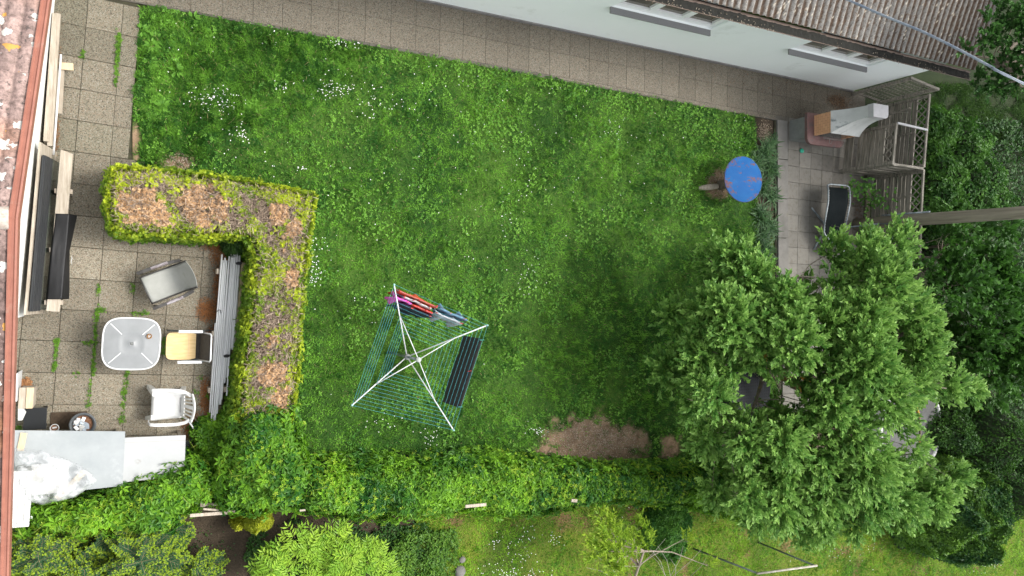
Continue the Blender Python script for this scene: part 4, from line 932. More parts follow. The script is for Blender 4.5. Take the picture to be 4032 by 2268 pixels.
screen('slatted grey side screen running back from the terrace, below the barbecue', (17.05, 3.04), (18.13, 3.02), 1.57, .0, nb=9, gaps=.035)
screen('grey board screen with lattice behind the hanging lounger', (18.10, 1.72), (18.20, 2.95), 1.57, .36, nb=9)
screen('grey board screen behind the utility pole, half under the tree', (18.02, -.1), (18.095, 1.62), 1.57, .36, nb=9)
screen('dark grey board screen behind the barbecue chimney', (18.22, 3.10), (18.44, 4.92), 1.57, .36, nb=9)
screen('open square lattice screen joining the corner of the mint house', (17.47, 5.20), (18.50, 5.06), 1.75, 1.6, lattice_only=True)
single('cross_beam', MB().bar((17.13, 4.08, 1.575), (18.32, 4.02, 1.575), .05, .045, bev=.004), mat('bleached_beam', (.42, .42, .42), .8, (.52, .52, .52), 5, stretch=(1, 8, 8)), 'bleached grey beam joining the two screens behind the barbecue', 'beam', (17.7, 4.05, 1.55))
single('concrete_block', MB().box((17.98, 2.82, .11), (.22, .26, .22), bev=.015), M['concrete'], 'pale concrete block at the foot of the slatted side screen', 'block', (17.98, 2.82, 0))
# planks and old door behind, under the trees
for i, (x, y, a, l_, lab) in enumerate(((17.85, 4.45, .3, 1.5, 'loose grey board leaning crookedly behind the barbecue'), (17.75, 4.75, -.4, 1.3, 'second loose board leaning beside the crooked one'))):
    single('loose_board', MB().bar((x, y, .02), (x+.25, y+a*.6, 1.25), .10, .02, up=(0, 1, 0)), M['wood_grey'], lab, 'board', (x, y, 0))
# ------------------------------------------------------------------ hanging sun lounger
hl = tag(empty('hanging_lounger', (16.45, 1.70, 0)), 'curved dark sun lounger with grey tube frame and crossed floor bars', 'sun lounger')
def L_(o): o.matrix_parent_inverse = Matrix.Translation((-16.45, -1.70, 0)); return o
prof = [(2.62, .50, 0), (2.60, .52, 0), (2.30, .62, -.0), (2.0, .60, 0), (1.7, .52, 0), (1.4, .42, 0), (1.15, .46, 0), (.95, .62, 0), (.82, .78, 0)]
lf = []; rg_ = []
for (y, z, _) in prof:
    sc0 = (H-z)/(H-.6)
    lf.append(None)
ys = np.array([2.57, 2.45, 2.15, 1.85, 1.55, 1.35, 1.15, 1.0, .90]); zs = np.array([.52, .57, .62, .58, .50, .46, .50, .60, .70])
lx = np.interp(ys, [.90, 1.0, 1.35, 1.75, 2.2, 2.6], [16.20, 16.14, 15.83, 15.76, 15.80, 15.89]); rx = np.interp(ys, [.90, 1.1, 1.35, 1.7, 2.1, 2.6], [16.84, 16.72, 16.60, 16.56, 16.60, 16.70])
nY = 26; yv = np.linspace(2.57, .90, nY); zz_ = np.interp(-yv, -ys, zs); lxx = np.interp(-yv, -ys, lx); rxx = np.interp(-yv, -ys, rx)
from math import sin
P = np.zeros((nY, 9, 3))
for i in range(nY):
    for j, t in enumerate(np.linspace(.07, .93, 9)): P[i, j] = (lxx[i]+(rxx[i]-lxx[i])*t, yv[i]-.0+(-.03 if i == 0 else 0), zz_[i]-.03*math.sin(math.pi*t)-.01)
Mlf = mat('charcoal_sling', (.006, .009, .010), .95, (.011, .014, .015), 3, bump=.3, bscale=300, spec=.1)
so_ = L_(grid_mesh('seat', P, Mlf, hl)); ms = so_.modifiers.new('t', 'SOLIDIFY'); ms.thickness = .006
loop = [(lxx[i], yv[i], zz_[i]) for i in range(nY)]+[((lxx[-1]+rxx[-1])/2, .86, zz_[-1]+.02)]+[(rxx[i], yv[i], zz_[i]) for i in range(nY-1, -1, -1)]+[(16.60, 2.61, .51), (16.0, 2.61, .51)]
L_(MB().tube(loop, .021, 8, closed=True).build('frame', M['galv'], hl))
lc = MB()
for i in range(1, nY-1):
    for (xe, s) in ((lxx[i], 1), (rxx[i], -1)): lc.tube([(xe, yv[i], zz_[i]+.012), (xe+s*.05, yv[i], zz_[i]-.004)], .006, 5)
L_(lc.build('lacing', mat('pale_cord', (.42, .42, .38), .7), hl))
L_(MB().tube([(15.89, 2.04, .025), (16.42, 1.60, .03), (16.98, 1.10, .025)], .024, 8).build('floor_bar', M['galv'], hl))
L_(MB().tube([(15.97, .97, .025), (16.42, 1.52, .03), (16.98, 2.05, .025)], .024, 8).build('floor_bar', M['galv'], hl))
L_(MB().tube([(16.95, 1.57, .03), (17.20, 1.585, .06), (17.33, 1.60, .45), (17.36, 1.62, .88)], .024, 8).build('upright', M['galv'], hl))
L_(MB().tube([(16.42, 1.56, .03), (16.95, 1.57, .03)], .02, 8).build('floor_bar', M['galv'], hl))
L_(MB().tube([(17.36, 1.62, .88), (17.45, 1.60, 1.2), (17.33, 1.45, 1.4), (17.25, 1.2, 1.35), (17.2, 1.0, 1.2)], .02, 8).build('hanging_arm', M['galv'], hl))
L_(MB().tube([(15.99, 1.56, .56), (16.15, 1.50, .66), (16.30, 1.30, .70), (16.36, .98, .66)], .010, 6).build('brace', mat('dark_tube', (.05, .045, .04), .5), hl))
# ------------------------------------------------------------------ utility pole and cable
up = tag(empty('utility_pole', (17.60, 1.68, 0)), 'thick round weathered wooden utility pole behind the lounger', 'utility pole')
MB().tube([(0, 0, -.1), (-.01, -.02, 2), (.02, -.05, 4), (.0, -.05, 8.15)], [.155, .148, .142, .12], 20).build('pole', M['pole_wood'], up)
MB().tube([(-.12, .17, .9), (-.13, .155, 1.0), (-.12, .14, 2.2)], .022, 8).build('conduit', M['galv'], up)
MB().lathe([(0, 8.15), (.13, 8.15), (0, 8.26)], c=(0, -.05, 0), n=14).build('cap', M['galv'], up)
A = V(*at(3340, 0, 5.0)); T = V(17.60, 1.68, 8.0); Bm = at(3700, 155, 6.1)
cb = MB(); base_pts = []
pts_ = [T, V(*at(4032, 330, 7.05)), V(*at(3900, 262, 6.7)), V(*at(3790, 203, 6.4)), V(*at(3640, 128, 5.95)), V(*at(3480, 62, 5.45)), A, A+(A-V(*at(3480, 62, 5.45)))*6]
def curve(pts, n=8):
    out = []; P = [pts[0]]+pts+[pts[-1]]
    for i in range(1, len(P)-2):
        for k in range(n):
            t = k/n; out.append(.5*((2*P[i])+(-P[i-1]+P[i+1])*t+(2*P[i-1]-5*P[i]+4*P[i+1]-P[i+2])*t*t+(-P[i-1]+3*P[i]-3*P[i+1]+P[i+2])*t**3))
    return out+[pts[-1]]
cl_ = curve(pts_, 14)
for s in range(4):
    cb.tube([p+V(math.cos(i*.55+s*1.57)*.010, math.sin(i*.55+s*1.57)*.010, math.sin(i*.55+s*1.57+.8)*.010) for i, p in enumerate(cl_)], .0085, 6)
single('overhead_cable', cb, mat('grey_cable', (.30, .34, .38), .5, (.16, .20, .26), 3), 'twisted grey overhead cable crossing above the mossy roof', 'cable', tuple(T))
# ------------------------------------------------------------------ rail frame on the lower lawn
gf = tag(empty('metal_rail_frame', at(2730, 2160, 0)), 'slim carpet rack of two green posts and a pale top bar on the lower lawn', 'rack')
p1, p2 = V(*at(2730, 2160, 0)), V(*at(2985, 2135, 0)); t1, t2_ = V(*at(2985, 2258, 1.55)), V(*at(3210, 2228, 1.55))
def rg2(o): o.matrix_parent_inverse = Matrix.Translation(-p1); return o
mg = mat('dark_green_tube', (.06, .09, .07), .5, (.12, .14, .12), 6)
rg2(MB().tube([p1, t1], .022, 8).build('post', mg, gf)); rg2(MB().tube([p2, t2_], .022, 8).build('post', mg, gf))
rg2(MB().tube([t1-(t2_-t1)*.02, t2_+(t2_-t1)*.03], .025, 8).build('top_bar', mat('pale_bar', (.42, .40, .35), .6, (.30, .27, .22), 8), gf))
# ------------------------------------------------------------------ pool with white rim right of the tree
pl_ = tag(empty('round_pool', (19.0, -3.9, 0)), 'round grey covered pool with white rim half hidden by the tree', 'pool')
MB().lathe([(0, .66), (1.24, .67)], n=48).build('cover', mat('grey_cover', (.085, .085, .082), .8, (.12, .12, .117), 3, spec=.2), pl_)
MB().lathe([(1.22, 0), (1.30, 0), (1.31, .69), (1.29, .72), (1.24, .72), (1.22, .66)], n=48).build('rim', M['white_plastic'], pl_)
# ------------------------------------------------------------------ perforated black table and chairs under the tree
def perfmat():
    m, t, b = newmat('perforated_black'); b.inputs['Roughness'].default_value = .6; b.inputs['Specular IOR Level'].default_value = .15; tc = t.nodes.new('ShaderNodeTexCoord'); v = t.nodes.new('ShaderNodeTexVoronoi'); v.inputs['Scale'].default_value = 14; v.inputs['Randomness'].default_value = 0.0
    t.links.new(tc.outputs['Object'], v.inputs[0]); r = t.nodes.new('ShaderNodeValToRGB'); r.color_ramp.interpolation = 'CONSTANT'; r.color_ramp.elements[0].color = (.002, .002, .002, 1); r.color_ramp.elements[1].position = .24; r.color_ramp.elements[1].color = (.020, .023, .027, 1)
    t.links.new(v.outputs[0], r.inputs[0]); t.links.new(r.outputs[0], b.inputs['Base Color']); return m
pm_ = perfmat()
gt = tag(empty('perforated_table', (13.05, -2.35, 0)), 'dark perforated garden table under the fruit tree', 'table')
MB().prism(rrect(-.62, .62, -.5, .5, .14), .70, .72).build('tabletop', pm_, gt)
MB().tube([(x, y, .70) for x, y in rrect(-.63, .63, -.51, .51, .14)], .014, 8, closed=True).build('rim', M['black_plastic'], gt)
for sx in (-1, 1):
    for sy in (-1, 1): MB().tube([(sx*.55, sy*.42, 0), (sx*.5, sy*.38, .70)], .018, 8).build('leg', M['black_plastic'], gt)
def metal_chair(x, y, a, label):
    r = tag(empty('perforated_chair', (x, y, 0), a), label, 'chair', 'perforated garden chairs under the tree')
    MB().prism(rrect(-.22, .22, -.22, .22, .08), .43, .445).build('seat', pm_, r)
    P = np.zeros((6, 11, 3))
    for i, k in enumerate(np.linspace(0, 1, 6)):
        for j, t in enumerate(np.linspace(-1, 1, 11)): P[i, j] = (.22+.12*k+.03*(1-t*t), t*(.21+.01*k), .47+.45*k-(.05*t*t if i == 5 else 0))
    o = grid_mesh('backrest', P, pm_, r); o.modifiers.new('t', 'SOLIDIFY').thickness = .012
    for s in (-1, 1):
        MB().tube([(-.2, s*.22, 0), (-.2, s*.24, .62), (-.12, s*.25, .65), (.22, s*.24, .66)], .012, 7).build('armrest', M['black_plastic'], r)
        MB().tube([(.28, s*.22, 0), (.22, s*.21, .44)], .012, 7).build('leg', M['black_plastic'], r)
metal_chair(12.6, -1.45, math.radians(115), 'dark perforated chair on the upper side of the perforated table')
metal_chair(13.2, -3.1, math.radians(-100), 'dark perforated chair on the lower side of the perforated table')
# ================================================================== vegetation
UP = np.array((0, 0, 1.0))
def sample_poly(poly, n, seed):
    r = np.random.default_rng(seed); p = np.array([q[:2] for q in poly]); a, b = p.min(0), p.max(0); out = []; m = 0
    while m < n:
        x = r.uniform(a[0], b[0], n*2); y = r.uniform(a[1], b[1], n*2); k = pinside(poly, x, y); out.append(np.stack([x[k], y[k]], 1)); m += k.sum()
    return np.concatenate(out)[:n]
def hfield(poly, h, edge, lump=.12, ls=.45, seed=0):
    def f(x, y):
        d = pdist(poly, x, y)+edge*.35*(vn(x, y, .18, 2, seed+1)-.5)
        t = np.clip(d/edge, 0, 1); return h*np.sqrt(1-(1-t)**2)*(1-lump+lump*2*vn(x, y, ls, 3, seed))
    return f
def surf(poly, hf, n_top, n_side, seed, h, out=.03, rag=0):
    r = np.random.default_rng(seed+9); xy = sample_poly(poly, n_top, seed); z = hf(xy[:, 0], xy[:, 1]); e = .04
    gx = (hf(xy[:, 0]+e, xy[:, 1])-z)/e; gy = (hf(xy[:, 0], xy[:, 1]+e)-z)/e
    nr = unit(np.stack([-gx*.5, -gy*.5, np.ones(n_top)], 1)); P = np.column_stack([xy, z-r.exponential(.035, n_top)])
    if n_side:
        p = np.array([q[:2] for q in poly]); q = np.roll(p, -1, 0); L = np.linalg.norm(q-p, axis=1); i = r.choice(len(p), n_side, p=L/L.sum()); t = r.random(n_side)[:, None]
        b = p[i]*(1-t)+q[i]*t; e_ = unit(q[i]-p[i]); A = np.sum(p[:, 0]*q[:, 1]-q[:, 0]*p[:, 1]); nn = np.stack([e_[:, 1], -e_[:, 0]], 1)*(1 if A > 0 else -1)
        zz = r.random(n_side)*h*.97; off = out*(1-(zz/h)**3)-r.exponential(.03, n_side)
        off = off+rag*r.random(n_side)**3*vn(b[:, 0]*2, b[:, 1]*2, .25, 2, seed); b = b+nn*off[:, None]; P = np.concatenate([P, np.column_stack([b, zz])]); nr = np.concatenate([nr, unit(np.column_stack([nn, np.full(n_side, .35)]))])
    return P, nr
def tangent(nr, seed, lift=.3):
    r = np.random.default_rng(seed); v = r.normal(size=nr.shape); v = v-nr*np.sum(v*nr, 1, keepdims=True); return unit(unit(v)+nr*lift)
def body(name, poly, hf, h, drop, m, parent, step=.07):
    p = np.array([q[:2] for q in poly]); a, b = p.min(0)-step, p.max(0)+step
    X, Y = np.meshgrid(np.arange(a[0], b[0], step), np.arange(a[1], b[1], step), indexing='ij'); Z = np.maximum(hf(X, Y)-drop-.06*rng.random(X.shape), -.04)
    i = np.arange(X.size).reshape(X.shape); q = np.stack([i[:-1, :-1], i[1:, :-1], i[1:, 1:], i[:-1, 1:]], -1).reshape(-1, 4); q = q[Z.ravel()[q].max(1) > -.03]
    o = raw_mesh(name, np.stack([X, Y, Z], -1).reshape(-1, 3), q, m, parent); return o
def plant(name, loc, label, cat, group=None): return tag(empty(name, loc), label, cat, group)
def child(o, p): o.parent = p; o.matrix_parent_inverse = p.matrix_basis.inverted(); return o
def palmate(P, nr, seed, L=.085, W=.036, k=5, cols=None, spread=2*math.pi, lift=.05, tilt=.35):
    r = np.random.default_rng(seed); N = len(P); nr = unit(nr+r.normal(0, tilt, nr.shape)); a = unit(np.cross(nr, r.normal(size=nr.shape))); b = np.cross(nr, a); parts = []; ph = r.uniform(0, 6.28, N); sz = r.uniform(.65, 1.25, N)
    for j in range(k):
        q = (j-(k-1)/2)*spread/k+r.normal(0, .12, N)
        d = a*np.cos(q)[:, None]+b*np.sin(q)[:, None]+nr*(lift-.25*r.random(N))[:, None]
        parts.append(leaf_arrays(P, d, nr, L*sz*(1-.12*abs(j-(k-1)/2)), W*sz, cols*(.9+.2*r.random((N, 1))), .18, .55))
    return join(parts)
# ---------------------------------------------------------------- thuja hedge, L shaped
HP = [(at(*p, 1.1)[0], at(*p, 1.1)[1]) for p in [(448, 652), (690, 672), (980, 710), (1245, 762), (1225, 900), (1190, 1250), (1175, 1500), (1150, 1660), (935, 1660), (965, 1400), (1000, 1150), (1015, 1010), (985, 930), (900, 925), (700, 925), (450, 905), (418, 800)]]
hh = 1.1; hf = hfield(HP, hh, .13, .10, .35, 3); hd_ = plant('thuja_hedge', (1.2, 1.2, 0), 'L shaped clipped thuja hedge, yellow green edges and brown dead top', 'hedge')
child(body('dead_wood', HP, hf, hh, .13, M['inner'], None), hd_)
P, nr = surf(HP, hf, 17000, 17000, 5, hh, .05, .12); N = len(P); d = pdist(HP, P[:, 0], P[:, 1])
dead = np.clip((d-.10-.34*(vn(P[:, 0], P[:, 1], .28, 3, 61)-.5))/.12, 0, 1)*(P[:, 2] > .8)
green_in = vn(P[:, 0], P[:, 1], .22, 3, 62); live = (rng.random(N) > dead*.93) | (green_in+rng.normal(0, .06, N) > .60)
live &= ~((dead > .5) & (rng.random(N) < .25))
def blob(px, py, r): c = at(px, py, 1.1); return np.clip(1.3-np.hypot(P[:, 0]-c[0], P[:, 1]-c[1])/r, 0, 1)
orange = np.zeros(N)
for (px, py, r_) in ((575, 830, .42), (520, 790, .25), (790, 790, .33), (850, 820, .25), (800, 870, .22), (1100, 850, .24), (1150, 890, .18), (1150, 1085, .18), (1070, 1330, .12), (1090, 1480, .25), (1110, 1560, .25), (1060, 1460, .2)):
    orange = np.maximum(orange, blob(px, py, r_))
orange = (orange*.8+1.1*(vn(P[:, 0], P[:, 1], .12, 2, 63)-.5) > .40) & (d > .12) & (P[:, 2] > .8)
live &= ~orange
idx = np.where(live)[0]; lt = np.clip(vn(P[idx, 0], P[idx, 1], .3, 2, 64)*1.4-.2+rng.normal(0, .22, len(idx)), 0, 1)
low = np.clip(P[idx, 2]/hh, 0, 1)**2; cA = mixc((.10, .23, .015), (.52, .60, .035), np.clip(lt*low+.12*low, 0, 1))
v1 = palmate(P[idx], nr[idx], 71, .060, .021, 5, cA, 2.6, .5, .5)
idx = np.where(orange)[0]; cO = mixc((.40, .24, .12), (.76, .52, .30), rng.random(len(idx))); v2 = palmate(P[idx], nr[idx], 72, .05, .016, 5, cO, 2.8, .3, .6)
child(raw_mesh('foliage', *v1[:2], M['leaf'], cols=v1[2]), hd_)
child(raw_mesh('dead_foliage', *v2[:2], M['dry'], cols=v2[2]), hd_)
idx = np.where((d > .09) & (P[:, 2] > .7))[0]; idx = np.concatenate([idx, idx]); r = rng.normal(size=(len(idx), 3)); Q = P[idx]+rng.normal(0, .03, (len(idx), 3))-np.array((0, 0, .02)); dv = unit(r*np.array((1, 1, .5)))
vv_ = leaf_arrays(Q, dv, unit(rng.normal(size=r.shape)), rng.uniform(.05, .14, len(idx)), rng.uniform(.004, .009, len(idx)), mixc((.20, .15, .11), (.54, .43, .33), rng.random(len(idx))), .2, .5)
child(raw_mesh('bare_twigs', vv_[0], vv_[1], M['dry'], cols=vv_[2]), hd_)
# small tuft of dark thuja at the inner corner over the tube ends
def dome(cx, cy, rx, ry, n=18, a0=0, wob=.28, seed=0):
    r = random.Random(seed); return [(cx+rx*(1+r.uniform(-wob, wob))*math.cos(2*math.pi*k/n+a0), cy+ry*(1+r.uniform(-wob, wob))*math.sin(2*math.pi*k/n+a0)) for k in range(n)]
def shrub(name, label, cx, cy, rx, ry, h, n, L, W, c0, c1, seed, kind='leaf', group=None, cat='shrub', k=5, edge=None, m=None, ls=.5, side=.5, tilt=.5, z0=0, spread=2*math.pi, lift=.1):
    poly = dome(cx, cy, rx, ry, seed=seed); e = edge or min(rx, ry)*.8; hf = hfield(poly, h, e, .38, ls, seed); r = plant(name, (cx, cy, 0), label, cat, group)
    child(body('inner_shade', poly, hf, h, .12+.05*h, M['inner_green'], None, step=max(.06, rx/16)), r).name = 'plant_inside'  # dark hull below the leaves, inner shade put into its colour
    P, nr = surf(poly, hf, n, int(n*side), seed, h*.6); t = np.clip(vn(P[:, 0], P[:, 1], .45, 3, seed+3)*1.5-.3+rng.normal(0, .2, len(P)), 0, 1); c = mixc(c0, c1, t)
    if kind == 'palm': a = palmate(P, nr, seed, L, W, k, c, spread, lift, tilt)
    else: a = leaf_arrays(P, tangent(nr, seed, .25), unit(nr+rng.normal(0, tilt, nr.shape)), rng.uniform(.7, 1.3, len(P))*L, W, c, .2, .5)
    child(raw_mesh('foliage', a[0], a[1], m or M['leaf'], cols=a[2]), r); return r
shrub('thuja_bush', 'low dark green thuja shoot in the inner corner of the hedge over the tube ends', 1.66, .72, .24, .20, .62, 900, .05, .017, (.02, .06, .012), (.06, .14, .02), 101, 'palm', spread=2.6)
shrub('thuja_bush', 'small bright yellow thuja bush in front of the creeper, beside the dark soil bed', *at(1025, 2062, .75)[:2], .27, .22, .85, 2600, .05, .017, (.30, .36, .02), (.52, .54, .04), 102, 'palm', spread=2.6, lift=.5)
shrub('thuja_bush', 'tiny bright yellow thuja tuft left of the small yellow thuja bush', *at(945, 2080, .6)[:2], .10, .09, .62, 400, .045, .017, (.34, .38, .02), (.52, .54, .04), 103, 'palm', spread=2.6)
# ---------------------------------------------------------------- virginia creeper
def creeper(name, label, polypx, z, n, seed, yel=.25, step=.08, edge=.30, body_drop=.24, side=.32, lump=.3):
    poly = [at(*p, z)[:2] for p in polypx]; hf = hfield(poly, z*1.08, edge, lump, .5, seed); c = np.mean(np.array(poly), 0)
    r = plant(name, (c[0], c[1], 0), label, 'creeper'); child(body('plant_inside', poly, hf, z, body_drop, M['inner_green'], None, step), r)  # hull under the creeper, coloured dark as the shade in the gaps
    P, nr = surf(poly, hf, n, int(n*side), seed, z*.95, .05, .14); P[:, 2] += .08*rng.random(len(P))
    t = np.clip(vn(P[:, 0], P[:, 1], .5, 3, seed+2)*1.3-.25+rng.normal(0, .2, len(P)), 0, 1); cc = mixc((.022, .11, .012), (.21, .43, .022), t)
    y = (rng.random(len(P)) < yel*np.clip(vn(P[:, 0], P[:, 1], .35, 3, seed+4)*3-1.1, 0, 2)); cc[y] = mixc((.20, .40, .02), (.36, .50, .04), rng.random(y.sum()))
    big = palmate(P[~y], nr[~y], seed, .122, .046, 5, cc[~y], 2*math.pi*.85, .0, .38); sm_ = palmate(P[y]+nr[y]*.03, nr[y], seed+1, .05, .018, 5, cc[y], 2*math.pi, .35, .5)
    q = P[rng.integers(0, len(P), max(20, n//45))]; q = q[q[:, 2] > z*.6]; an = rng.uniform(0, 6.28, len(q)); ru = leaf_arrays(q+np.array((0, 0, .03)), np.stack([np.cos(an), np.sin(an), rng.uniform(.1, .5, len(q))], 1), np.tile(UP, (len(q), 1)), rng.uniform(.12, .28, len(q)), .010, np.tile((.36, .44, .08), (len(q), 1)), .1, .3)
    a = join([big, sm_, ru]); child(raw_mesh('foliage', a[0], a[1], M['gloss_leaf'], cols=a[2]), r)
    return r
creeper('virginia_creeper', 'glossy creeper mound along the bottom left beside the white sheets', [(95, 2020), (200, 2000), (330, 1990), (400, 1970), (480, 1925), (560, 1905), (640, 1870), (735, 1825), (800, 1840), (850, 1900), (900, 1990), (790, 2010), (720, 2040), (690, 2110), (560, 2130), (420, 2110), (300, 2125), (80, 2110)], .95, 2600, 201, .3)
creeper('virginia_creeper', 'glossy creeper climbing over the lower end of the thuja hedge', [(930, 1640), (1010, 1600), (1160, 1600), (1190, 1700), (1215, 1800), (1230, 1900), (1190, 2000), (1000, 2040), (880, 2020), (860, 1930), (905, 1800), (920, 1700)], 1.15, 2600, 202, .2)
creeper('virginia_creeper', 'long hedge of creeper along the lower side of the lawn', [(1180, 1850), (1350, 1842), (1600, 1835), (1800, 1820), (2000, 1815), (2200, 1835), (2400, 1855), (2600, 1860), (2760, 1845), (2950, 1880), (2960, 2060), (2750, 2010), (2500, 1985), (2330, 1990), (2200, 2025), (2000, 2040), (1850, 2025), (1700, 2045), (1500, 2060), (1300, 2040), (1150, 2010)], .95, 9800, 203, .5)
creeper('virginia_creeper', 'dark creeper in the shaded gap between tubes and hedge', [(760, 1700), (800, 1660), (890, 1640), (930, 1660), (920, 1800), (880, 1930), (800, 1840), (780, 1780)], .25, 700, 204, .02, edge=.12, body_drop=.2)
shrub('creeper_bush', 'dense rounded creeper bush at the lower right corner of the picture', *at(3850, 2040, 1.6)[:2], 2.0, 1.25, 2.0, 8000, .12, .05, (.02, .08, .02), (.15, .30, .03), 205, 'palm', cat='shrub', k=5)
# ---------------------------------------------------------------- wooden fence inside the creeper
fn = tag(empty('wooden_fence', (3, -3.35, 0)), 'old weathered plank fence almost swallowed by the creeper', 'fence')
def fplank(p0, p1, z, w_=.06): a, b = at(*p0, z), at(*p1, z); return child(MB().bar(a, b, w_, .025, bev=.003).build('plank', M['wood'], None), fn)
fplank((748, 2030), (925, 2016), 1.04, .05); fplank((800, 2004), (905, 2012), .98, .03); fplank((1832, 1994), (1914, 1986), 1.17, .055); fplank((2250, 1970), (2272, 1972), 1.2, .06); fplank((1180, 2010), (1202, 2008), 1.12, .03)
FA, FB = at(800, 1985, .75), at(2900, 1930, .75)
for i in range(7):
    t = i/6; x, y = FA[0]+(FB[0]-FA[0])*t, FA[1]+(FB[1]-FA[1])*t; child(MB().box((x, y, .38), (.08, .08, .76)).build('post', M['wood'], None), fn)
child(MB().bar(FA, FB, .04, .08).build('rail', M['wood'], None), fn)
# ---------------------------------------------------------------- young firs
def fir(cx, cy, h, r0, seed, label):
    rr = np.random.default_rng(seed); R = plant('young_fir', (cx, cy, 0), label, 'fir tree', 'young firs below the creeper'); tb = MB(); tb.tube([(cx, cy, -.05), (cx, cy, h*.6), (cx+.01, cy, h)], [.035, .02, .006], 7)
    seg = []
    def twig(p, d, L, lvl, z_up):
        n = max(2, int(L/.06)); pts = [p]
        for i in range(n): d = unit(d+rr.normal(0, .05, 3)+np.array((0, 0, z_up))); pts.append(pts[-1]+d*L/n)
        tb.tube([tuple(q) for q in pts], [.0022*(3-lvl)*.7]*len(pts), 4, caps=False)
        for i in range(len(pts)-1): seg.append((pts[i], pts[i+1], (i+1)/n if lvl else (i+1)/n*.8, lvl))
        if lvl < 2:
            for i in range(1, len(pts)-0):
                if lvl == 1 and i % 2: continue
                for s in (-1, 1):
                    dd_ = pts[i]-pts[i-1]; dd_ = unit(dd_); sd_ = unit(np.cross(dd_, UP))*s; twig(pts[i], unit(dd_*.75+sd_*.75), L*(.50 if lvl == 0 else .42)*(1.05-i/len(pts)*.6), lvl+1, .0)
    lv = 5
    for k in range(lv):
        z = h*(.25+.7*k/(lv-1)); nb = 6 if k < lv-1 else 4; L = r0*(1-.75*k/(lv-1)); a0 = rr.uniform(0, 6)
        for j in range(nb): a = a0+j*2*math.pi/nb+rr.normal(0, .15); twig(np.array((cx, cy, z)), np.array((math.cos(a), math.sin(a), .25)), L*rr.uniform(.85, 1.1), 0, .015)
    A = np.array([s[0] for s in seg]); B_ = np.array([s[1] for s in seg]); T = np.array([s[2] for s in seg]); lvv = np.array([s[3] for s in seg])
    parts = []; K = 22
    for k in range(K):
        t = rr.random(len(A))[:, None]; P = A+(B_-A)*t; d = unit(B_-A); sd_ = unit(np.cross(d, UP))*(1 if k % 2 else -1); q = unit(sd_+d*.45+rr.normal(0, .18, A.shape)+UP*.15)
        y = np.clip((T-.70)*4, 0, 1)*(lvv > 0)*rr.random(len(A)); c = mixc((.035, .11, .04), (.34, .48, .03), np.clip(y*1.8, 0, 1)); parts.append(leaf_arrays(P, q, np.tile(UP, (len(A), 1)), .034+.01*y, .011, c, .1, .5))
    a = join(parts); child(raw_mesh('needles', a[0], a[1], M['leaf'], cols=a[2]), R); child(tb.build('branches', M['stem'], None), R)
fir(*at(158, 2190, .9)[:2], 1.15, .62, 301, 'young fir with bright tips at the bottom left beside the red verge')
fir(*at(555, 2195, .9)[:2], 1.15, .78, 302, 'largest young fir with bright tips left of the dark soil bed')
fir(*at(790, 2290, .7)[:2], .85, .42, 303, 'small young fir cut by the lower picture edge below the soil bed')
fir(*at(330, 2300, .8)[:2], .95, .5, 304, 'young fir cut by the lower picture edge between its two larger neighbours')
# ---------------------------------------------------------------- shrub with feathery compound leaves
def pinnate_shrub(name, label, pts, z, seed, c0, c1, L=.25, ll=.115, lw=.036, pairs=4, per=7):
    rr = np.random.default_rng(seed); cs = np.mean([at(*p, z)[:2] for p in pts], 0); R = plant(name, (cs[0], cs[1], 0), label, 'shrub'); parts = []; tb = MB()
    for (px, py) in pts:
        c = np.array(at(px, py, z+rr.normal(0, .08)))
        tb.tube([(cs[0]+(c[0]-cs[0])*.3, cs[1]+(c[1]-cs[1])*.3, 0), tuple(c-np.array((0, 0, .25))), tuple(c)], [.012, .009, .005], 5)
        for j in range(per):
            a = j*2*math.pi/per+rr.normal(0, .25); e = rr.uniform(-.1, .45); d = unit(np.array((math.cos(a), math.sin(a), e))); s = unit(np.cross(d, UP)); lh = L*rr.uniform(.7, 1.15); col_ = np.array(c0)+(np.array(c1)-np.array(c0))*np.clip(rr.random()*.7+.3*(e+.1), 0, 1)
            pp, dd2 = [], []
            for k in range(pairs):
                t = (k+.8)/(pairs+.3); pos = c+d*lh*t-UP*.10*t*t*lh/.2
                for sg in (-1, 1): pp.append(pos); dd2.append(unit(s*sg*.85+d*.6-UP*.12))
            pp.append(c+d*lh*.95-UP*.09*lh/.2); dd2.append(unit(d-UP*.3))
            pp = np.array(pp); dd2 = np.array(dd2); parts.append(leaf_arrays(pp, dd2, np.tile(UP, (len(pp), 1))+rr.normal(0, .25, pp.shape), ll*rr.uniform(.8, 1.15, len(pp)), lw, np.tile(col_, (len(pp), 1))*(.85+.3*rr.random((len(pp), 1))), .16, .45))
    a = join(parts); child(raw_mesh('foliage', a[0], a[1], M['leaf'], cols=a[2]), R); child(tb.build('plant_inside', M['stem'], None), R)
rp = random.Random(4); pts = []
for (cx, cy, sx, sy, n_) in ((1235, 2150, 70, 30, 8), (1370, 2200, 90, 35, 12), (1170, 2118, 14, 10, 1), (1060, 2240, 40, 18, 5), (1480, 2195, 50, 30, 6), (1300, 2275, 200, 22, 16), (1320, 2112, 30, 14, 2), (1090, 2190, 30, 20, 2)):
    for _ in range(n_): pts.append((cx+rp.gauss(0, sx*.6), cy+rp.gauss(0, sy*.6)))
pinnate_shrub('feathery_shrub', 'lush bright yellow green shrub with feathery leaves at the lower picture edge', pts, .95, 401, (.13, .30, .02), (.36, .52, .05))
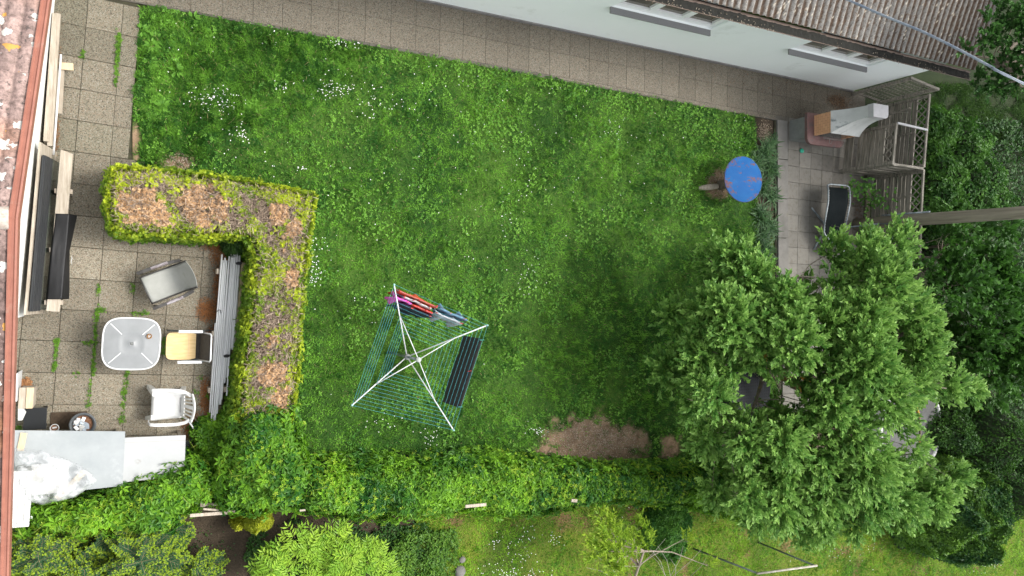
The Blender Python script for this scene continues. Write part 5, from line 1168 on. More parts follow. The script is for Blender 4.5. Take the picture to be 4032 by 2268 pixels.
# ---------------------------------------------------------------- ground cover on the soil beds
def cover(name, label, poly, n, L, W, c0, c1, seed, z=.0, hmax=.10, kind='leaf', mask=None, m=None, k=3):
    xy = sample_poly(poly, n, seed); rr = np.random.default_rng(seed)
    dn_ = vn(xy[:, 0], xy[:, 1], .35, 3, seed % 50); keep = rr.random(n) < np.clip((dn_-.35)*5, .03, 1)
    if mask is not None: keep &= rr.random(n) > mask(xy[:, 0], xy[:, 1])
    xy = xy[keep]; dn_ = dn_[keep]; N = len(xy); P = np.column_stack([xy, z+hmax*rr.random(N)*np.clip(dn_*1.6, .3, 1)]); nr = unit(np.tile(UP, (N, 1))+rr.normal(0, .4, (N, 3)))
    c = mixc(c0, c1, np.clip(dn_*1.3-.3+rr.normal(0, .25, N), 0, 1))
    a = palmate(P, nr, seed, L, W, k, c, 2*math.pi, .1, .3) if kind == 'palm' else leaf_arrays(P, tangent(nr, seed, .35), nr, L*rr.uniform(.6, 1.3, N), W, c, .15, .5)
    return tag(raw_mesh(name, a[0], a[1], m or M['leaf'], cols=a[2]), label, 'ground cover', kind='stuff')
G1 = [at(*p)[:2] for p in [(1000, 2060), (1250, 2040), (1560, 2050), (1700, 2060), (1650, 2150), (1800, 2290), (1400, 2290), (1000, 2290), (960, 2200)]]
cover('ground_cover', 'dark leafy ground cover on the soil around the feathery shrub', G1, 9000, .055, .04, (.02, .07, .015), (.07, .17, .025), 411, -.05, .10)
G1b = [at(*p)[:2] for p in [(1560, 2100), (1790, 2080), (1800, 2290), (1500, 2290)]]
cover('ground_cover', 'light green herbs beside the feathery shrub', G1b, 6000, .06, .04, (.06, .16, .02), (.16, .30, .03), 412, -.02, .22)
G2 = [at(*p)[:2] for p in [(80, 2100), (700, 2090), (1000, 2050), (1010, 2300), (80, 2300)]]
cover('ground_cover', 'sparse low weeds on the dark soil between the firs', G2, 2600, .045, .03, (.03, .07, .02), (.08, .15, .03), 413, -.05, .05, mask=lambda x, y: .75+0*x)
# ---------------------------------------------------------------- grass
def grass(name, label, poly, n, c0, c1, seed, Lr=(.035, .085), W=.0075, mask=None, z=.0, clump=.5):
    rr = np.random.default_rng(seed); xy = sample_poly(poly, n, seed); x, y = xy.T; d = vn(x, y, .55, 3, seed % 40); keep = rr.random(n) < .35+.9*d
    if mask is not None: keep &= rr.random(n) > mask(x, y)
    x, y, d = x[keep], y[keep], d[keep]; N = len(x); ca = vn(x, y, .16, 2, 14)*12+rr.normal(0, .9, N); lean = np.clip(.35+.5*vn(x, y, .3, 2, 15)+rr.normal(0, .15, N), .1, .95); L = rr.uniform(*Lr, N)*(.6+.9*d)
    dv = np.stack([np.cos(ca)*lean, np.sin(ca)*lean, np.sqrt(1-lean**2)+.05], 1); P = np.stack([x, y, np.full(N, z)-.004], 1); big = vn(x, y, 1.3, 3, 16); t = np.clip(2.2*(vn(x, y, .11, 3, 17)-.5)+big*1.0-.05+rr.normal(0, .22, N)-.30*np.exp(-((x-1.8)/2.2)**2-((y-3.6)/1.3)**2), 0, 1)
    c = mixc(c0, c1, t); c *= (.72+.56*rr.random((N, 1))); st = rr.random(N) < .02; c[st] = (.30, .28, .12)
    sd_ = unit(np.cross(dv, UP)); w_ = W*rr.uniform(.6, 1.4, N)[:, None]; tip = P+dv*L[:, None]; mid = P+dv*L[:, None]*.55+UP*.004; tip[:, 2] -= L*.25*lean
    v = np.stack([P-sd_*w_*.5, P+sd_*w_*.5, mid+sd_*w_*.45, mid-sd_*w_*.45, tip], 1).reshape(-1, 3); i = np.arange(N)[:, None]*5
    f = np.stack([i+np.array([0, 1, 2]), i+np.array([0, 2, 3]), i+np.array([3, 2, 4])], 1).reshape(-1, 3)
    return tag(raw_mesh(name, v, f, M['grass'], cols=np.repeat(c, 5, 0)), label, 'grass', kind='stuff')
sm2 = lambda x, y: soil_mask(x, y)*.93
grass('grass', 'uneven green grass of the main lawn', LAWN, 330000, (.026, .115, .013), (.18, .41, .04), 21, W=.009, mask=sm2)
LB = [at(*p)[:2] for p in [(545, 60), (760, 60), (800, 640), (522, 655)]]
grass('long_grass', 'longer tufted grass at the upper left of the lawn', [at(*p)[:2] for p in [(545, 40), (1500, 190), (1250, 420), (900, 520), (780, 690), (530, 650)]], 26000, (.025, .10, .010), (.14, .33, .03), 22, (.07, .15), .008, mask=sm2)
grass('lower_grass', 'short yellowish grass of the neighbouring lawn', LOWER, 230000, (.08, .24, .014), (.26, .48, .03), 23, (.025, .055), .011, z=-.01)
# clover and broad leaved weeds in the lawn
def weeds(n, seed):
    rr = np.random.default_rng(seed); xy = sample_poly(LAWN, n, seed); x, y = xy.T; e = pdist([at(*p)[:2] for p in [(545, 30), (1000, 96), (1500, 186), (2000, 276), (2300, 334), (2960, 460), (2950, 660), (2600, 500), (2300, 420), (2000, 360), (1500, 270), (1100, 200), (700, 160), (640, 640), (540, 640)]], x, y)
    pr_ = np.clip((vn(x, y, .45, 3, 25)-.50)*3, 0, .6)+np.clip(.15+e*1.2, 0, .5); keep = (rr.random(n) < pr_) & (rr.random(n) > soil_mask(x, y))
    x, y = x[keep], y[keep]; N = len(x); P = np.stack([x, y, .02+.05*rr.random(N)], 1); nr = unit(np.tile(UP, (N, 1))+rr.normal(0, .3, (N, 3))); c = mixc((.055, .19, .02), (.23, .48, .06), np.clip(vn(x, y, .4, 3, 26)*1.5-.3+rr.normal(0, .2, N), 0, 1))
    a = palmate(P, nr, seed, .034, .027, 3, c, 2*math.pi, .1, .25); tag(raw_mesh('clover', a[0], a[1], M['leaf'], cols=a[2]), 'clover and broad leaved weeds spread through the main lawn', 'weeds', kind='stuff')
weeds(42000, 24)
rr = np.random.default_rng(77); Q = []
for (px, py) in ((612, 155), (760, 75), (695, 280), (590, 250), (600, 180), (640, 420), (560, 120)):  # dock plants
    c = np.array(at(px, py)); 
    for k in range(9): a = rr.uniform(0, 6.28); Q.append((c[0]+.03*math.cos(a), c[1]+.03*math.sin(a), .05, a, rr.uniform(.08, .13)))
Q = np.array(Q); dv = np.stack([np.cos(Q[:, 3]), np.sin(Q[:, 3]), np.full(len(Q), .3)], 1)
a = leaf_arrays(Q[:, :3], dv, np.tile(UP, (len(Q), 1)), Q[:, 4], .05, mixc((.08, .22, .02), (.15, .34, .04), rr.random(len(Q))), .15, .5); tag(raw_mesh('dock_leaves', a[0], a[1], M['leaf'], cols=a[2]), 'larger light green dock leaves near the patio edge of the lawn', 'weeds', kind='stuff')
# daisies
DC = [(830, 390, 70, 35, 70), (880, 420, 50, 30, 30), (930, 520, 30, 35, 22), (960, 540, 12, 14, 10), (1330, 340, 70, 30, 55), (1300, 370, 50, 20, 25), (1400, 160, 50, 12, 38), (1350, 175, 40, 10, 20), (1120, 345, 30, 15, 14), (1460, 395, 50, 40, 25), (1550, 410, 70, 30, 14), (1230, 1040, 14, 60, 40), (1240, 1090, 20, 30, 30), (1260, 960, 20, 30, 10), (1180, 665, 20, 12, 10), (1450, 460, 20, 10, 8), (1800, 320, 200, 60, 12), (2050, 690, 100, 150, 16), (2080, 1090, 40, 50, 26), (1980, 900, 80, 120, 14), (2440, 520, 60, 50, 22), (1990, 860, 20, 20, 8), (1690, 1720, 30, 24, 26), (1500, 1660, 40, 30, 12), (1560, 1300, 300, 300, 40), (2100, 1690, 40, 20, 16), (2120, 1700, 14, 12, 14), (1430, 1180, 40, 30, 10), (2600, 380, 200, 40, 24), (2890, 480, 20, 60, 16), (1000, 700, 250, 100, 30), (2300, 700, 300, 200, 30), (1800, 600, 500, 250, 60), (700, 200, 90, 90, 12), (1070, 150, 40, 30, 8), (2060, 2100, 40, 40, 26), (2180, 2110, 22, 25, 20), (1950, 2130, 20, 12, 12), (2040, 2190, 60, 30, 24), (2050, 2255, 90, 16, 50), (1940, 2230, 40, 20, 14), (2400, 2000, 60, 30, 8), (3450, 2160, 200, 50, 40), (3870, 2230, 50, 25, 26), (3200, 2200, 150, 40, 20)]
rr = np.random.default_rng(88); D = []
for (px, py, sx, sy, n_) in DC:
    for _ in range(int(n_*.95)): p = at(px+rr.normal(0, sx*.8), py+rr.normal(0, sy*.8)); D.append((p[0], p[1], rr.uniform(.05, .075)))
D = np.array(D); D = D[(pdist(LAWN, D[:, 0], D[:, 1]) > .03) | (pdist(LOWER, D[:, 0], D[:, 1]) > .03)]; vs, fs = [], []
for (x, y, z) in D:
    k = len(vs); r_ = rr.uniform(.006, .0105); tx, ty = rr.normal(0, .25, 2)
    for q in range(7): a = q*2*math.pi/7; vs.append((x+r_*math.cos(a), y+r_*math.sin(a), z+r_*(tx*math.cos(a)+ty*math.sin(a))))
    vs.append((x, y, z+.002)); fs += [(k+7, k+q, k+(q+1) % 7) for q in range(7)]
tag(raw_mesh('daisies', np.array(vs), np.array(fs), mat('daisy_white', (.80, .80, .78), .6)), 'small white daisies scattered over the lawns in loose patches', 'flowers', kind='stuff')
# wood chips and dry litter on the bare patches
def litter(name, label, polys, n, L, W, c0, c1, seed, z=.012):
    rr = np.random.default_rng(seed); P = []
    for (px, py, rx, ry, zz, w_) in polys:
        m = int(n*w_); c = at(px, py, zz); a = rr.uniform(0, 6.28, m); q = np.sqrt(rr.random(m))*rr.uniform(.5, 1.15, m); P.append(np.stack([c[0]+rx*q*np.cos(a), c[1]+ry*q*np.sin(a), zz+z+.012*rr.random(m)], 1))
    P = np.concatenate(P); N = len(P); an = rr.uniform(0, 6.28, N); d = np.stack([np.cos(an), np.sin(an), rr.normal(0, .2, N)], 1)
    a = leaf_arrays(P, d, unit(np.tile(UP, (N, 1))+rr.normal(0, .3, (N, 3))), L*rr.uniform(.5, 1.5, N), W, mixc(c0, c1, rr.random(N)), .1, .5); return tag(raw_mesh(name, a[0], a[1], M['dry'], cols=a[2]), label, 'litter', kind='stuff')
litter('wood_chips', 'pale wood chips on the bare patches of the lawn', [(2290, 1735, 1.05, .58, 0, .42), (2420, 1750, .9, .46, 0, .25), (695, 645, .27, .24, 0, .07), (2825, 725, .42, .38, 0, .1), (1350, 1820, .5, .12, 0, .08), (3010, 520, .25, .36, 0, .1)], 4200, .034, .013, (.16, .11, .075), (.50, .42, .32), 501)
litter('thuja_litter', 'rust brown fallen thuja sprays on the patio along the tubes', [(870, 1000, .20, .30, .012, .2), (860, 1130, .10, .35, .012, .16), (820, 1220, .20, .22, .012, .26), (840, 1330, .14, .25, .012, .14), (850, 970, .25, .10, .012, .1), (810, 1560, .10, .35, .012, .2), (770, 1680, .25, .25, .012, .25), (960, 1180, .10, .9, .0, .3), (940, 1500, .1, .6, 0, .2)], 5200, .028, .008, (.16, .065, .025), (.42, .19, .07), 502)
litter('dry_leaves', 'brown dry leaves swept against the barbecue and screens', [(3300, 400, .5, .22, .014, .4), (3380, 460, .3, .25, .0, .2), (3330, 760, .5, .3, .014, .12), (3380, 860, .25, .8, .014, .2), (3000, 330, 2.5, .3, .014, .06)], 1500, .035, .02, (.06, .04, .025), (.24, .15, .09), 503)
litter('dry_leaves', 'orange brown leaf heap at the house wall above the crate', [(100, 1508, .09, .07, .012, 1)], 260, .04, .018, (.20, .09, .04), (.42, .22, .10), 504, .03)
litter('fallen_bits', 'brown bits along the timbers at the house wall', [(222, 480, .05, .5, .012, .5), (235, 300, .05, .5, .012, .3), (215, 540, .07, .3, .012, .4)], 420, .028, .012, (.16, .08, .04), (.32, .18, .09), 505)
# weeds in the patio joints
rr = np.random.default_rng(99); J = []
def jl(p0, p1, n_, s=.02):
    for _ in range(n_): t = rr.random(); p = at(p0[0]+(p1[0]-p0[0])*t, p0[1]+(p1[1]-p0[1])*t); J.append((p[0]+rr.normal(0, s), p[1]+rr.normal(0, s), .015+.03*rr.random()))
for a_ in [((470, 130), (462, 240), 120, .018), ((462, 240), (456, 340), 60, .012), ((386, 1120), (384, 1160), 14), ((385, 1200), (384, 1270), 60), ((402, 1222), (405, 1226), 20), ((376, 1280), (366, 1480), 130, .014), ((225, 1345), (213, 1460), 80, .012), ((222, 1342), (226, 1344), 30), ((500, 1460), (488, 1560), 60), ((490, 1540), (480, 1660), 40), ((355, 1500), (348, 1600), 30), ((480, 1650), (478, 1660), 14), ((525, 1130), (523, 1150), 20), ((520, 1232), (580, 1236), 30), ((645, 1330), (643, 1400), 40), ((330, 1352), (375, 1347), 24), ((305, 1470), (300, 1472), 10), ((328, 200), (322, 230), 20)]: jl(*a_)
for (px, py) in ((645, 1565), (790, 1490), (770, 1545), (815, 1560), (720, 1640), (760, 1650), (72, 1690), (80, 1680)):
    for _ in range(8): p = at(px, py); J.append((p[0]+rr.normal(0, .03), p[1]+rr.normal(0, .03), .03+.05*rr.random()))
J = np.array(J); nr = unit(np.tile(UP, (len(J), 1))+rr.normal(0, .4, J.shape)); a = palmate(J, nr, 98, .030, .014, 4, mixc((.06, .17, .015), (.18, .36, .03), rr.random(len(J))), 2*math.pi, .2, .3)
tag(raw_mesh('joint_weeds', a[0], a[1], M['leaf'], cols=a[2]), 'small green weeds growing in the joints of the patio slabs', 'weeds', kind='stuff')
# sticks on the bare spot
for (p0, p1, lab) in (((672, 618), (720, 655), 'longer dry stick on the small bare spot above the hedge'), ((715, 600), (742, 650), 'shorter dry stick on the small bare spot above the hedge')):
    A_, B_ = V(*at(*p0, .03)), V(*at(*p1, .03)); single('dry_stick', MB().tube([A_, (A_+B_)/2+V(.01, .012, 0), B_], .006, 5), M['twig'], lab, 'stick', tuple((A_+B_)/2))
single('root_stump', MB().tube([(12.10, 2.33, -.02), (12.35, 2.36, .07), (12.62, 2.40, .06)], [.05, .075, .06], 9), M['wood'], 'gnarled root on the bare soil left of the blue table', 'root', (12.35, 2.36, 0))
for (px, py, r_, lab) in ((1812, 2252, .11, 'larger pale rough stone at the lower picture edge'), (1822, 2205, .07, 'smaller pale stone just above the larger stone')):
    bm = bmesh.new(); bmesh.ops.create_icosphere(bm, subdivisions=3, radius=r_); q = random.Random(px)
    for v in bm.verts: v.co *= 1+.25*(float(vn(v.co.x*9+px, v.co.y*9+v.co.z*7, 1, 2, 3))-.5)*2; v.co.z *= .6
    me = bpy.data.meshes.new('stone'); bm.to_mesh(me); bm.free(); c = at(px, py, .03); tag(link_mesh('stone', me, M['concrete'], loc=(c[0], c[1], .02)), lab, 'stone')
# ---------------------------------------------------------------- strap leaved clumps beside the terrace
def straps(cx, cy, n, L, seed, label, c0=(.02, .075, .022), c1=(.09, .19, .06)):
    rr = np.random.default_rng(seed); a = rr.uniform(0, 6.28, n); el = rr.uniform(.15, 1.2, n); l = L*rr.uniform(.6, 1.2, n); w_ = rr.uniform(.014, .026, n)
    P0 = np.stack([cx+rr.normal(0, .07, n), cy+rr.normal(0, .09, n), np.zeros(n)], 1); h = np.stack([np.cos(a), np.sin(a), 0*a], 1); s = np.stack([-np.sin(a), np.cos(a), 0*a], 1)
    ts = [0, .35, .7, 1]; rows = []
    for t in ts:
        r_ = l*t*np.cos(el)+l*.25*t*t; z = l*t*np.sin(el)-l*.55*t*t*np.cos(el)*.9; ww = w_*(1-.15*t if t < .9 else .08); c = P0+h*r_[:, None]+UP*np.maximum(z, .015)[:, None]
        rows += [c-s*(ww/2)[:, None], c+s*(ww/2)[:, None]]
    v = np.stack(rows, 1).reshape(-1, 3); i = np.arange(n)[:, None]*8; f = np.concatenate([i+np.array([2*k, 2*k+1, 2*k+3, 2*k+2]) for k in range(3)]); c = np.repeat(mixc(c0, c1, rr.random(n)), 8, 0)
    o = raw_mesh('strap_leaved_plant', v-np.array((cx, cy, 0)), f, M['gloss_leaf'], cols=c); o.location = (cx, cy, 0); return tag(o, label, 'plant')
names = ['first', 'second', 'third', 'fourth', 'fifth', 'sixth', 'seventh', 'eighth', 'ninth', 'tenth']
for i, (px, py, n_, L) in enumerate(((3010, 600, 170, .34), (2975, 640, 90, .28), (3030, 665, 130, .32), (3005, 735, 130, .32), (3035, 775, 80, .28), (2995, 850, 150, .32), (3030, 895, 130, .30), (2995, 930, 110, .30), (3010, 985, 120, .30), (3040, 560, 60, .22))):
    c = at(px, py); straps(c[0], c[1], n_, L, 600+i, names[i]+' clump of dark strap leaves along the terrace kerb, counted from the barbecue end' if i < 9 else 'smallest strap leaved clump, nearest the terrace corner by the barbecue')
# ---------------------------------------------------------------- trees made of leafy shoots
def leafy(lobes, seed, L, W, c0, c1, center, per=60, shoot=.30, lps=15, up=.45, outw=1.0):
    """lobes: (x,y,z,r). Shoots leave each lobe outwards, leaves sit alternately on them"""
    rr = np.random.default_rng(seed); Ps, Ds, Cs, tips = [], [], [], []
    for (x, y, z, r) in lobes:
        n = max(8, int(per*(r/.5)**2)); v = unit(rr.normal(size=(n, 3))*np.array((1, 1, .75))); v[:, 2] = np.abs(v[:, 2])*.9-.15; st = np.array((x, y, z))+v*(r*rr.uniform(.15, .85, n)[:, None]); oc = unit(np.array((x, y, z))-np.array(center)); d = unit(v*.8+oc*outw+UP*up+rr.normal(0, .25, (n, 3))); base = rr.random(n)
        for k in range(lps):
            t = (k+rr.random(n)*.6)/lps; p = st+d*(shoot*t)[:, None]-UP*(.10*shoot*t*t)[:, None]; a = rr.uniform(0, 6.28, n); s = unit(np.cross(d, rr.normal(size=(n, 3)))); Ps.append(p); Ds.append(unit(d*.85+s*.55+UP*.05)); Cs.append(np.clip(base*.55+.35*t+rr.normal(0, .12, n), 0, 1))
        tips.append((st, st+d*shoot))
    P, D_, C_ = np.concatenate(Ps), np.concatenate(Ds), np.concatenate(Cs); C_ = np.clip(C_*.85+.25*(vn(P[:, 0], P[:, 1], .9, 2, seed % 30)-.4), 0, 1)
    nr = unit(UP+rr.normal(0, .45, P.shape)); return leaf_arrays(P, D_, nr, L*rr.uniform(.7, 1.25, len(P)), W, mixc(c0, c1, C_), .2, .45), tips
def tree(name, label, base, trunk, lobes, seed, L, W, c0, c1, cat='tree', group=None, r0=.13, per=60, shoot=.30, lps=15, up=.45, bark=None, twigs=26, m=None, outw=1.0, nodes=None):
    R = plant(name, (base[0], base[1], 0), label, cat, group); tb = MB(); tb.tube([base]+trunk, list(np.linspace(r0, r0*.55, len(trunk)+1)), 10); top = V(*trunk[-1]); rr = random.Random(seed)
    bb = MB()
    for (x, y, z, r) in lobes:
        e = V(x, y, z-r*.3); k = rr.uniform(.3, .95); idx = min(int(k*len(trunk)), len(trunk)-1); s = V(*trunk[idx]) if nodes is None else min(nodes, key=lambda q: (q-e).length+.5*rr.random()); m1 = s*.5+e*.5+V(rr.uniform(-.15, .15), rr.uniform(-.15, .15), -.15*rr.random()); dist = (e-s).length
        m1.z -= .12*dist; bb.tube([s, s*.7+m1*.3+V(0, 0, -.02), m1, e], [.012+.007*dist, .010+.005*dist, .008+.003*dist, .004], 6)
        for j in range(3):
            q = V(rr.gauss(0, 1), rr.gauss(0, 1), rr.gauss(.3, .6)).normalized()*r*.9; bb.tube([m1*.3+e*.7, e+q*.4, e+q*.8], [.004, .003, .002], 4)
    a, _ = leafy(lobes, seed, L, W, c0, c1, (base[0], base[1], 1.5), per, shoot, lps, up, outw)
    child(tb.build('trunk', bark or M['bark'], None), R); child(bb.build('branches', M['twig'], None), R); child(raw_mesh('foliage', a[0], a[1], m or M['leaf'], cols=a[2]), R); return R
TL = [(2870, 1035, 3.0, 95), (2790, 1000, 2.9, 50), (2960, 1110, 3.0, 110), (3080, 1190, 3.1, 110), (2700, 1290, 2.8, 90), (2650, 1390, 2.8, 95), (2660, 1500, 2.7, 80), (2740, 1560, 2.8, 80), (2800, 1450, 2.9, 80), (2830, 1260, 3.0, 120), (2760, 1200, 2.9, 60), (2720, 1640, 2.6, 40), (2640, 1285, 2.6, 40), (2980, 1310, 3.2, 120), (3160, 1470, 3.1, 90), (3190, 1600, 3.0, 90), (3060, 1650, 2.8, 60), (3150, 1220, 3.0, 70), (3120, 1340, 3.3, 130), (3250, 1290, 3.4, 140), (3280, 1140, 3.2, 70), (3420, 1020, 3.4, 100), (3530, 960, 3.3, 80), (3500, 1110, 3.5, 110), (3580, 1230, 3.5, 110), (3620, 1390, 3.5, 115), (3640, 1300, 3.3, 70), (3400, 1250, 3.6, 130), (3400, 1420, 3.7, 150), (3480, 1560, 3.7, 130), (3590, 1510, 3.5, 80), (3545, 1660, 3.4, 50), (3590, 1760, 3.3, 45), (3740, 1510, 3.3, 60), (3820, 1540, 3.1, 45), (3270, 1480, 3.5, 110), (3280, 1600, 3.5, 90), (3360, 1680, 3.6, 105), (2960, 1670, 2.8, 70), (3080, 1740, 3.2, 105), (2920, 1740, 2.9, 90), (3220, 1780, 3.4, 140), (3400, 1830, 3.5, 140), (3490, 1850, 3.4, 85), (3600, 1920, 3.2, 90), (2920, 1850, 2.7, 70), (3060, 1880, 3.0, 130), (3240, 1920, 3.2, 140), (3420, 1960, 3.2, 130), (3560, 1990, 3.1, 90), (3750, 1880, 3.0, 60), (3680, 1960, 3.0, 80), (2930, 1960, 2.6, 80), (3070, 2000, 2.8, 100), (3230, 2040, 2.9, 90), (3160, 2090, 2.7, 50), (3360, 2060, 2.9, 60), (3150, 1640, 2.6, 60), (2860, 1350, 2.8, 60)]
lob = []; qz = random.Random(31)
for (px, py, z, r) in TL:
    z += qz.uniform(-.35, .35); px += max(0, 2960-px)*.33; p = at(px, py, z); sc_ = np.linalg.norm(np.array(at(px+10, py, z))-np.array(p)); sc2 = np.linalg.norm(np.array(at(px, py+10, z))-np.array(p)); lob.append((p[0], p[1], z, r*.1*(.5*sc_+.5*sc2)*.78))
gapc = at(2970, 1500, 2.0)
lob2 = [(x+qz.gauss(0, .15), y+qz.gauss(0, .15), z-.75, r*.9) for (x, y, z, r) in lob if r > .28 and math.hypot(x-gapc[0], y-gapc[1]) > .95]
M['lichen_bark'] = mat('lichen_bark', (.10, .08, .06), .9, (.20, .16, .12), 8, bump=.6, bscale=30, c3=(.36, .22, .03), s3=2.5, t3=.5)
trunk = [(13.55, -2.12, .6), (13.35, -2.02, 1.3), (13.25, -2.1, 1.8), (13.1, -2.2, 2.3)]
LIMBS = [([(13.35, -2.02, 1.3), (12.75, -2.00, 1.70), (12.2, -1.85, 1.95), (11.6, -1.65, 2.25), (11.0, -1.5, 2.45)], .105), ([(12.2, -1.85, 1.95), (11.7, -2.4, 2.2), (11.2, -3.0, 2.3)], .05), ([(12.2, -1.85, 1.95), (11.9, -1.0, 2.3), (11.6, -.3, 2.5)], .05),
 ([(13.25, -2.1, 1.6), (13.9, -2.7, 2.1), (14.6, -3.3, 2.5), (15.4, -3.8, 2.8)], .09), ([(13.9, -2.7, 2.1), (13.2, -3.6, 2.3), (12.4, -4.2, 2.4)], .055), ([(14.6, -3.3, 2.5), (14.2, -4.3, 2.6), (13.6, -4.9, 2.6)], .045),
 ([(13.25, -2.05, 1.5), (13.25, -1.3, 2.0), (13.0, -.5, 2.4), (12.6, .2, 2.6)], .08), ([(13.25, -1.3, 2.0), (14.1, -.8, 2.5), (14.8, -.2, 2.8), (15.3, .3, 2.9)], .065), ([(13.3, -2.1, 1.9), (14.3, -1.9, 2.6), (15.4, -2.0, 3.0), (16.4, -2.2, 3.0)], .08), ([(14.3, -1.9, 2.6), (15.2, -1.1, 3.0), (15.9, -.7, 3.1)], .05), ([(15.4, -2.0, 3.0), (15.9, -3.0, 3.0), (16.0, -3.8, 2.9)], .045)]
nodes = [V(*p) for L_s, r in LIMBS for p in L_s[1:]]
big = tree('plum_tree', 'large bright green fruit tree spreading over the terrace', (13.75, -2.3, -.05), trunk, lob+lob2, 701, .110, .060, (.07, .21, .035), (.35, .55, .13), r0=.17, per=104, shoot=.32, lps=13, bark=M['lichen_bark'], up=.30, outw=.5, nodes=nodes)
lim = MB()
for L_s, r in LIMBS: lim.tube(curve([V(*p) for p in L_s], 4), list(np.linspace(r, r*.35, 4*(len(L_s)-1)+1)), 9)
child(lim.build('limb', M['lichen_bark'], None), big)
tw = MB(); rq = random.Random(8)
for k in range(26):
    s = V(*at(3020+rq.gauss(0, 60), 1470+rq.gauss(0, 25), 2.3+rq.random()*.3)); d = V(rq.gauss(0, 1), rq.gauss(0, 1), rq.gauss(.1, .3)).normalized()*.28; tw.tube([s, s+d*.5+V(0, 0, .03), s+d+V(rq.gauss(0, .04), rq.gauss(0, .04), 0)], [.006, .004, .002], 4)
child(tw.build('bare_twigs', M['twig'], None), big)
# peach sapling on the lower lawn
pk = []
for (px, py, r) in ((2390, 2120, 60), (2440, 2180, 70), (2350, 2170, 50), (2400, 2060, 30), (2420, 2240, 40), (2520, 2080, 34), (2540, 2130, 34), (2505, 2155, 20), (2700, 2125, 26), (2360, 2035, 16), (2790, 2230, 14)):
    p = at(px, py, 1.7); pk.append((p[0], p[1], 1.7, r*.0062))
bp0 = at(2440, 2300, 0); pt_ = [tuple(at(2490, 2300, .6)), tuple(at(2515, 2230, 1.2)), tuple(at(2535, 2170, 1.6))]
pe = tree('peach_sapling', 'thin sapling with long curled yellow green leaves and bare grey twigs', bp0, pt_, pk, 702, .10, .024, (.15, .30, .02), (.42, .55, .05), r0=.04, per=110, shoot=.20, lps=9, bark=M['twig'], up=.2, cat='tree')
tw = MB()
for (a0, b0) in (((2515, 2230), (2620, 2120)), ((2515, 2230), (2400, 2235)), ((2540, 2165), (2620, 2268)), ((2640, 2268), (2590, 2150)), ((2640, 2268), (2690, 2150)), ((2620, 2268), (2560, 2160)), ((2650, 2268), (2760, 2165)), ((2660, 2268), (2640, 2200)), ((2400, 2268), (2310, 2235)), ((2430, 2268), (2350, 2190)), ((2720, 2268), (2780, 2200))):
    A_, B_ = V(*at(*a0, 1.3)), V(*at(*b0, 1.8)); tw.tube([A_, (A_+B_)/2+V(.03, .03, .05), B_], [.005, .0035, .002], 5)
child(tw.build('bare_twigs', mat('grey_twig', (.38, .34, .30), .85), None), pe)
shrub('leafy_shrub', 'dark narrow leaved shrub behind the peach sapling', *at(2680, 2100, .7)[:2], .45, .75, .75, 2600, .08, .035, (.035, .14, .02), (.13, .30, .04), 704, 'palm')
# vegetation beyond the screens; its standing shade is put into darker leaf colours
DG0, DG1 = (.010, .045, .010), (.05, .15, .022)
specs = [(3720, 520, 1.0, .9, .7), (3830, 600, 1.1, 1.1, .9), (3740, 700, 1.3, .9, .8), (3900, 740, 1.2, 1.2, .9), (3680, 620, 1.0, .6, .6), (3700, 830, 1.3, .8, .7), (3830, 860, 1.2, 1.0, .8), (3640, 760, .9, .45, .5)]
labs = ['nearest the lattice corner', 'right of the dark chimney screen', 'behind the bleached beam', 'deeper behind the beam at the picture edge', 'touching the dark board screen', 'behind the hanging lounger screen', 'just above the utility pole', 'leaning over the screen lattice']
for i, (px, py, z, rx, ry) in enumerate(specs):
    c = at(px, py, z*.8); shrub('green_shrub', 'mid green leafy shrub '+labs[i], c[0], c[1], rx*1.15, ry*1.15, z, 2600, .11, .075, (.028, .10, .014), (.11, .26, .035), 720+i, group='shrubs behind the screens', cat='shrub')
sp2 = [(3760, 1010, 2.3, .9), (3900, 960, 2.3, 1.0), (3660, 1120, 2.0, .7), (3800, 1150, 2.6, .9), (3960, 1130, 2.7, 1.1), (3900, 1290, 2.6, 1.1), (4030, 1330, 3.0, 1.2), (3830, 1420, 2.2, .8), (3980, 1500, 2.6, 1.1), (3730, 1270, 1.8, .6)]
lb2 = ['just below the utility pole', 'below the pole at the picture edge', 'nearest the end screen', 'in the middle of the group', 'right of the middle one', 'lower right of the middle one', 'at the far right picture edge', 'beside the fruit tree crown', 'behind the fruit tree tip', 'squeezed between screen and fruit tree']
for i, (px, py, z, r) in enumerate(sp2):
    c = at(px, py, z); lbs = []; q = random.Random(i)
    for k in range(9): a = q.uniform(0, 6.28); rr_ = r*q.uniform(.2, .85); lbs.append((c[0]+rr_*math.cos(a), c[1]+rr_*math.sin(a), z+q.uniform(-.5, .15), r*.42))
    tree('maple_tree', 'shade-darkened green young maple '+lb2[i], (c[0]-.0, c[1], -.05), [(c[0], c[1], z*.5), (c[0], c[1], z*.85)], lbs, 740+i, .14, .11, (.028, .09, .014), (.085, .22, .03), group='young maples behind the screens', r0=.05, per=26, shoot=.3, lps=7, up=.2, outw=.4)
for i, (px, py, z, rx, ry) in enumerate([(3800, 1700, 1.4, .9, .9), (3960, 1750, 1.8, 1.2, 1.1), (3880, 1880, 1.5, 1.1, .8), (4060, 1900, 1.8, 1.0, 1.2), (3900, 1560, 1.2, 1.2, .7)]):
    c = at(px, py, z*.8); shrub('dark_shrub', 'shade-darkened small leaved shrub '+['right beside the pool rim', 'right of the pool at the picture edge', 'between pool and creeper bush', 'at the lower right picture edge above the creeper bush', 'behind the pointed tip of the fruit tree'][i], c[0], c[1], rx, ry, z, 3600, .085, .05, (.018, .065, .010), (.075, .19, .02), 770+i, group='dark shrubs by the pool', cat='shrub')
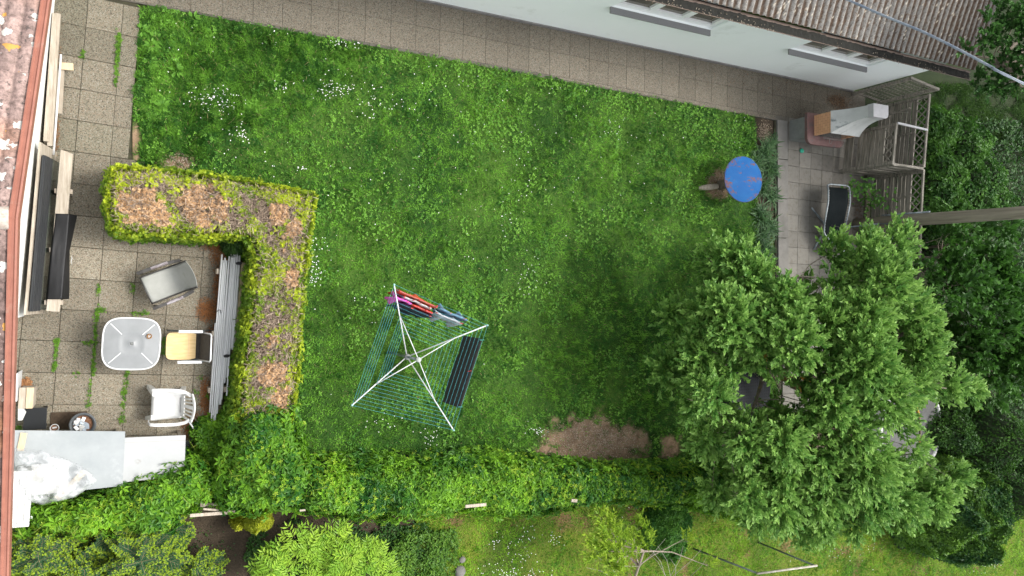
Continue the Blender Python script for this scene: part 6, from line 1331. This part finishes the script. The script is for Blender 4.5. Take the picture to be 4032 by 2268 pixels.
UT = [(3950, 50, 4.6, 60), (3880, 110, 4.5, 50), (3990, 150, 4.7, 70), (3890, 190, 4.4, 50), (4030, 60, 4.9, 60), (3840, 330, 4.0, 40), (3900, 320, 4.2, 55), (3960, 260, 4.4, 50), (4010, 300, 4.5, 55), (3780, 190, 4.1, 22), (3950, 350, 4.2, 40), (4060, 230, 4.8, 80), (4080, 120, 5.0, 80)]
ul = [(*at(px, py, z), r*.0072) for (px, py, z, r) in UT]
qq = random.Random(12)
for k in range(46): a = qq.uniform(0, 6.28); q_ = math.sqrt(qq.random()); ul.append((21.6+2.6*q_*math.cos(a), 5.2+4.2*q_*math.sin(a), 6.6+1.6*(1-q_*q_)+qq.uniform(-.5, .5), .75))  # extra crown lobes out of view, added to shade the right side
ub = at(4150, 330, 0); cx = at(4120, 260, 3.6)
tree('oak_tree', 'tree with dark lobed leaves reaching over the mossy roof end, unseen crown lobes added for shade', (ub[0], ub[1], -.05), [(ub[0]-1, ub[1]-.2, 1.8), cx, at(4020, 230, 4.2), at(3900, 260, 4.2)], ul, 780, .10, .065, (.025, .085, .018), (.10, .24, .05), r0=.14, per=60, shoot=.22, lps=9, up=.25)
FARG = [at(*p)[:2] for p in [(3640, 330), (3900, 330), (4300, 380), (4300, 560), (3800, 560), (3650, 470)]]
cover('rough_grass', 'dim rough grass beyond the mossy roof end', FARG, 42000, .09, .02, (.025, .07, .012), (.08, .17, .025), 790, -.04, .06)
G3 = [at(*p)[:2] for p in [(3600, 480), (4300, 480), (4300, 2000), (3750, 2000), (3650, 1200)]]
cover('undergrowth', 'dark undergrowth filling the strip behind the screens', G3, 42000, .12, .08, (.014, .05, .010), (.05, .14, .02), 791, -.05, .45, k=3)
for (p, n_, s, lab) in (((3500, 950), 0, 0, ''),): pass
# creeper tendrils on the screens
for i, (px, py, w_, lab) in enumerate(((3470, 790, .35, 'small vine with round leaves climbing the screen behind the lounger'), (3400, 740, .25, 'small vine beside the concrete block'), (3560, 860, .3, 'vine hanging over the screen just above the utility pole'))):
    c = at(px, py, .7); rr = np.random.default_rng(800+i); N = 110; P = np.stack([c[0]+rr.normal(0, .06, N)-.08, c[1]+rr.normal(0, w_*.5, N), .55+rr.normal(0, .28, N)], 1); nr = unit(np.tile((-.8, 0, .6), (N, 1))+rr.normal(0, .3, (N, 3)))
    a = leaf_arrays(P, tangent(nr, 810+i, .2), nr, .08*rr.uniform(.7, 1.2, N), .075, mixc((.05, .15, .02), (.12, .28, .04), rr.random(N)), .12, .5)
    o = raw_mesh('climbing_vine', a[0]-np.array((c[0], c[1], 0)), a[1], M['leaf'], cols=a[2]); o.location = (c[0], c[1], 0); tag(o, lab, 'vine')
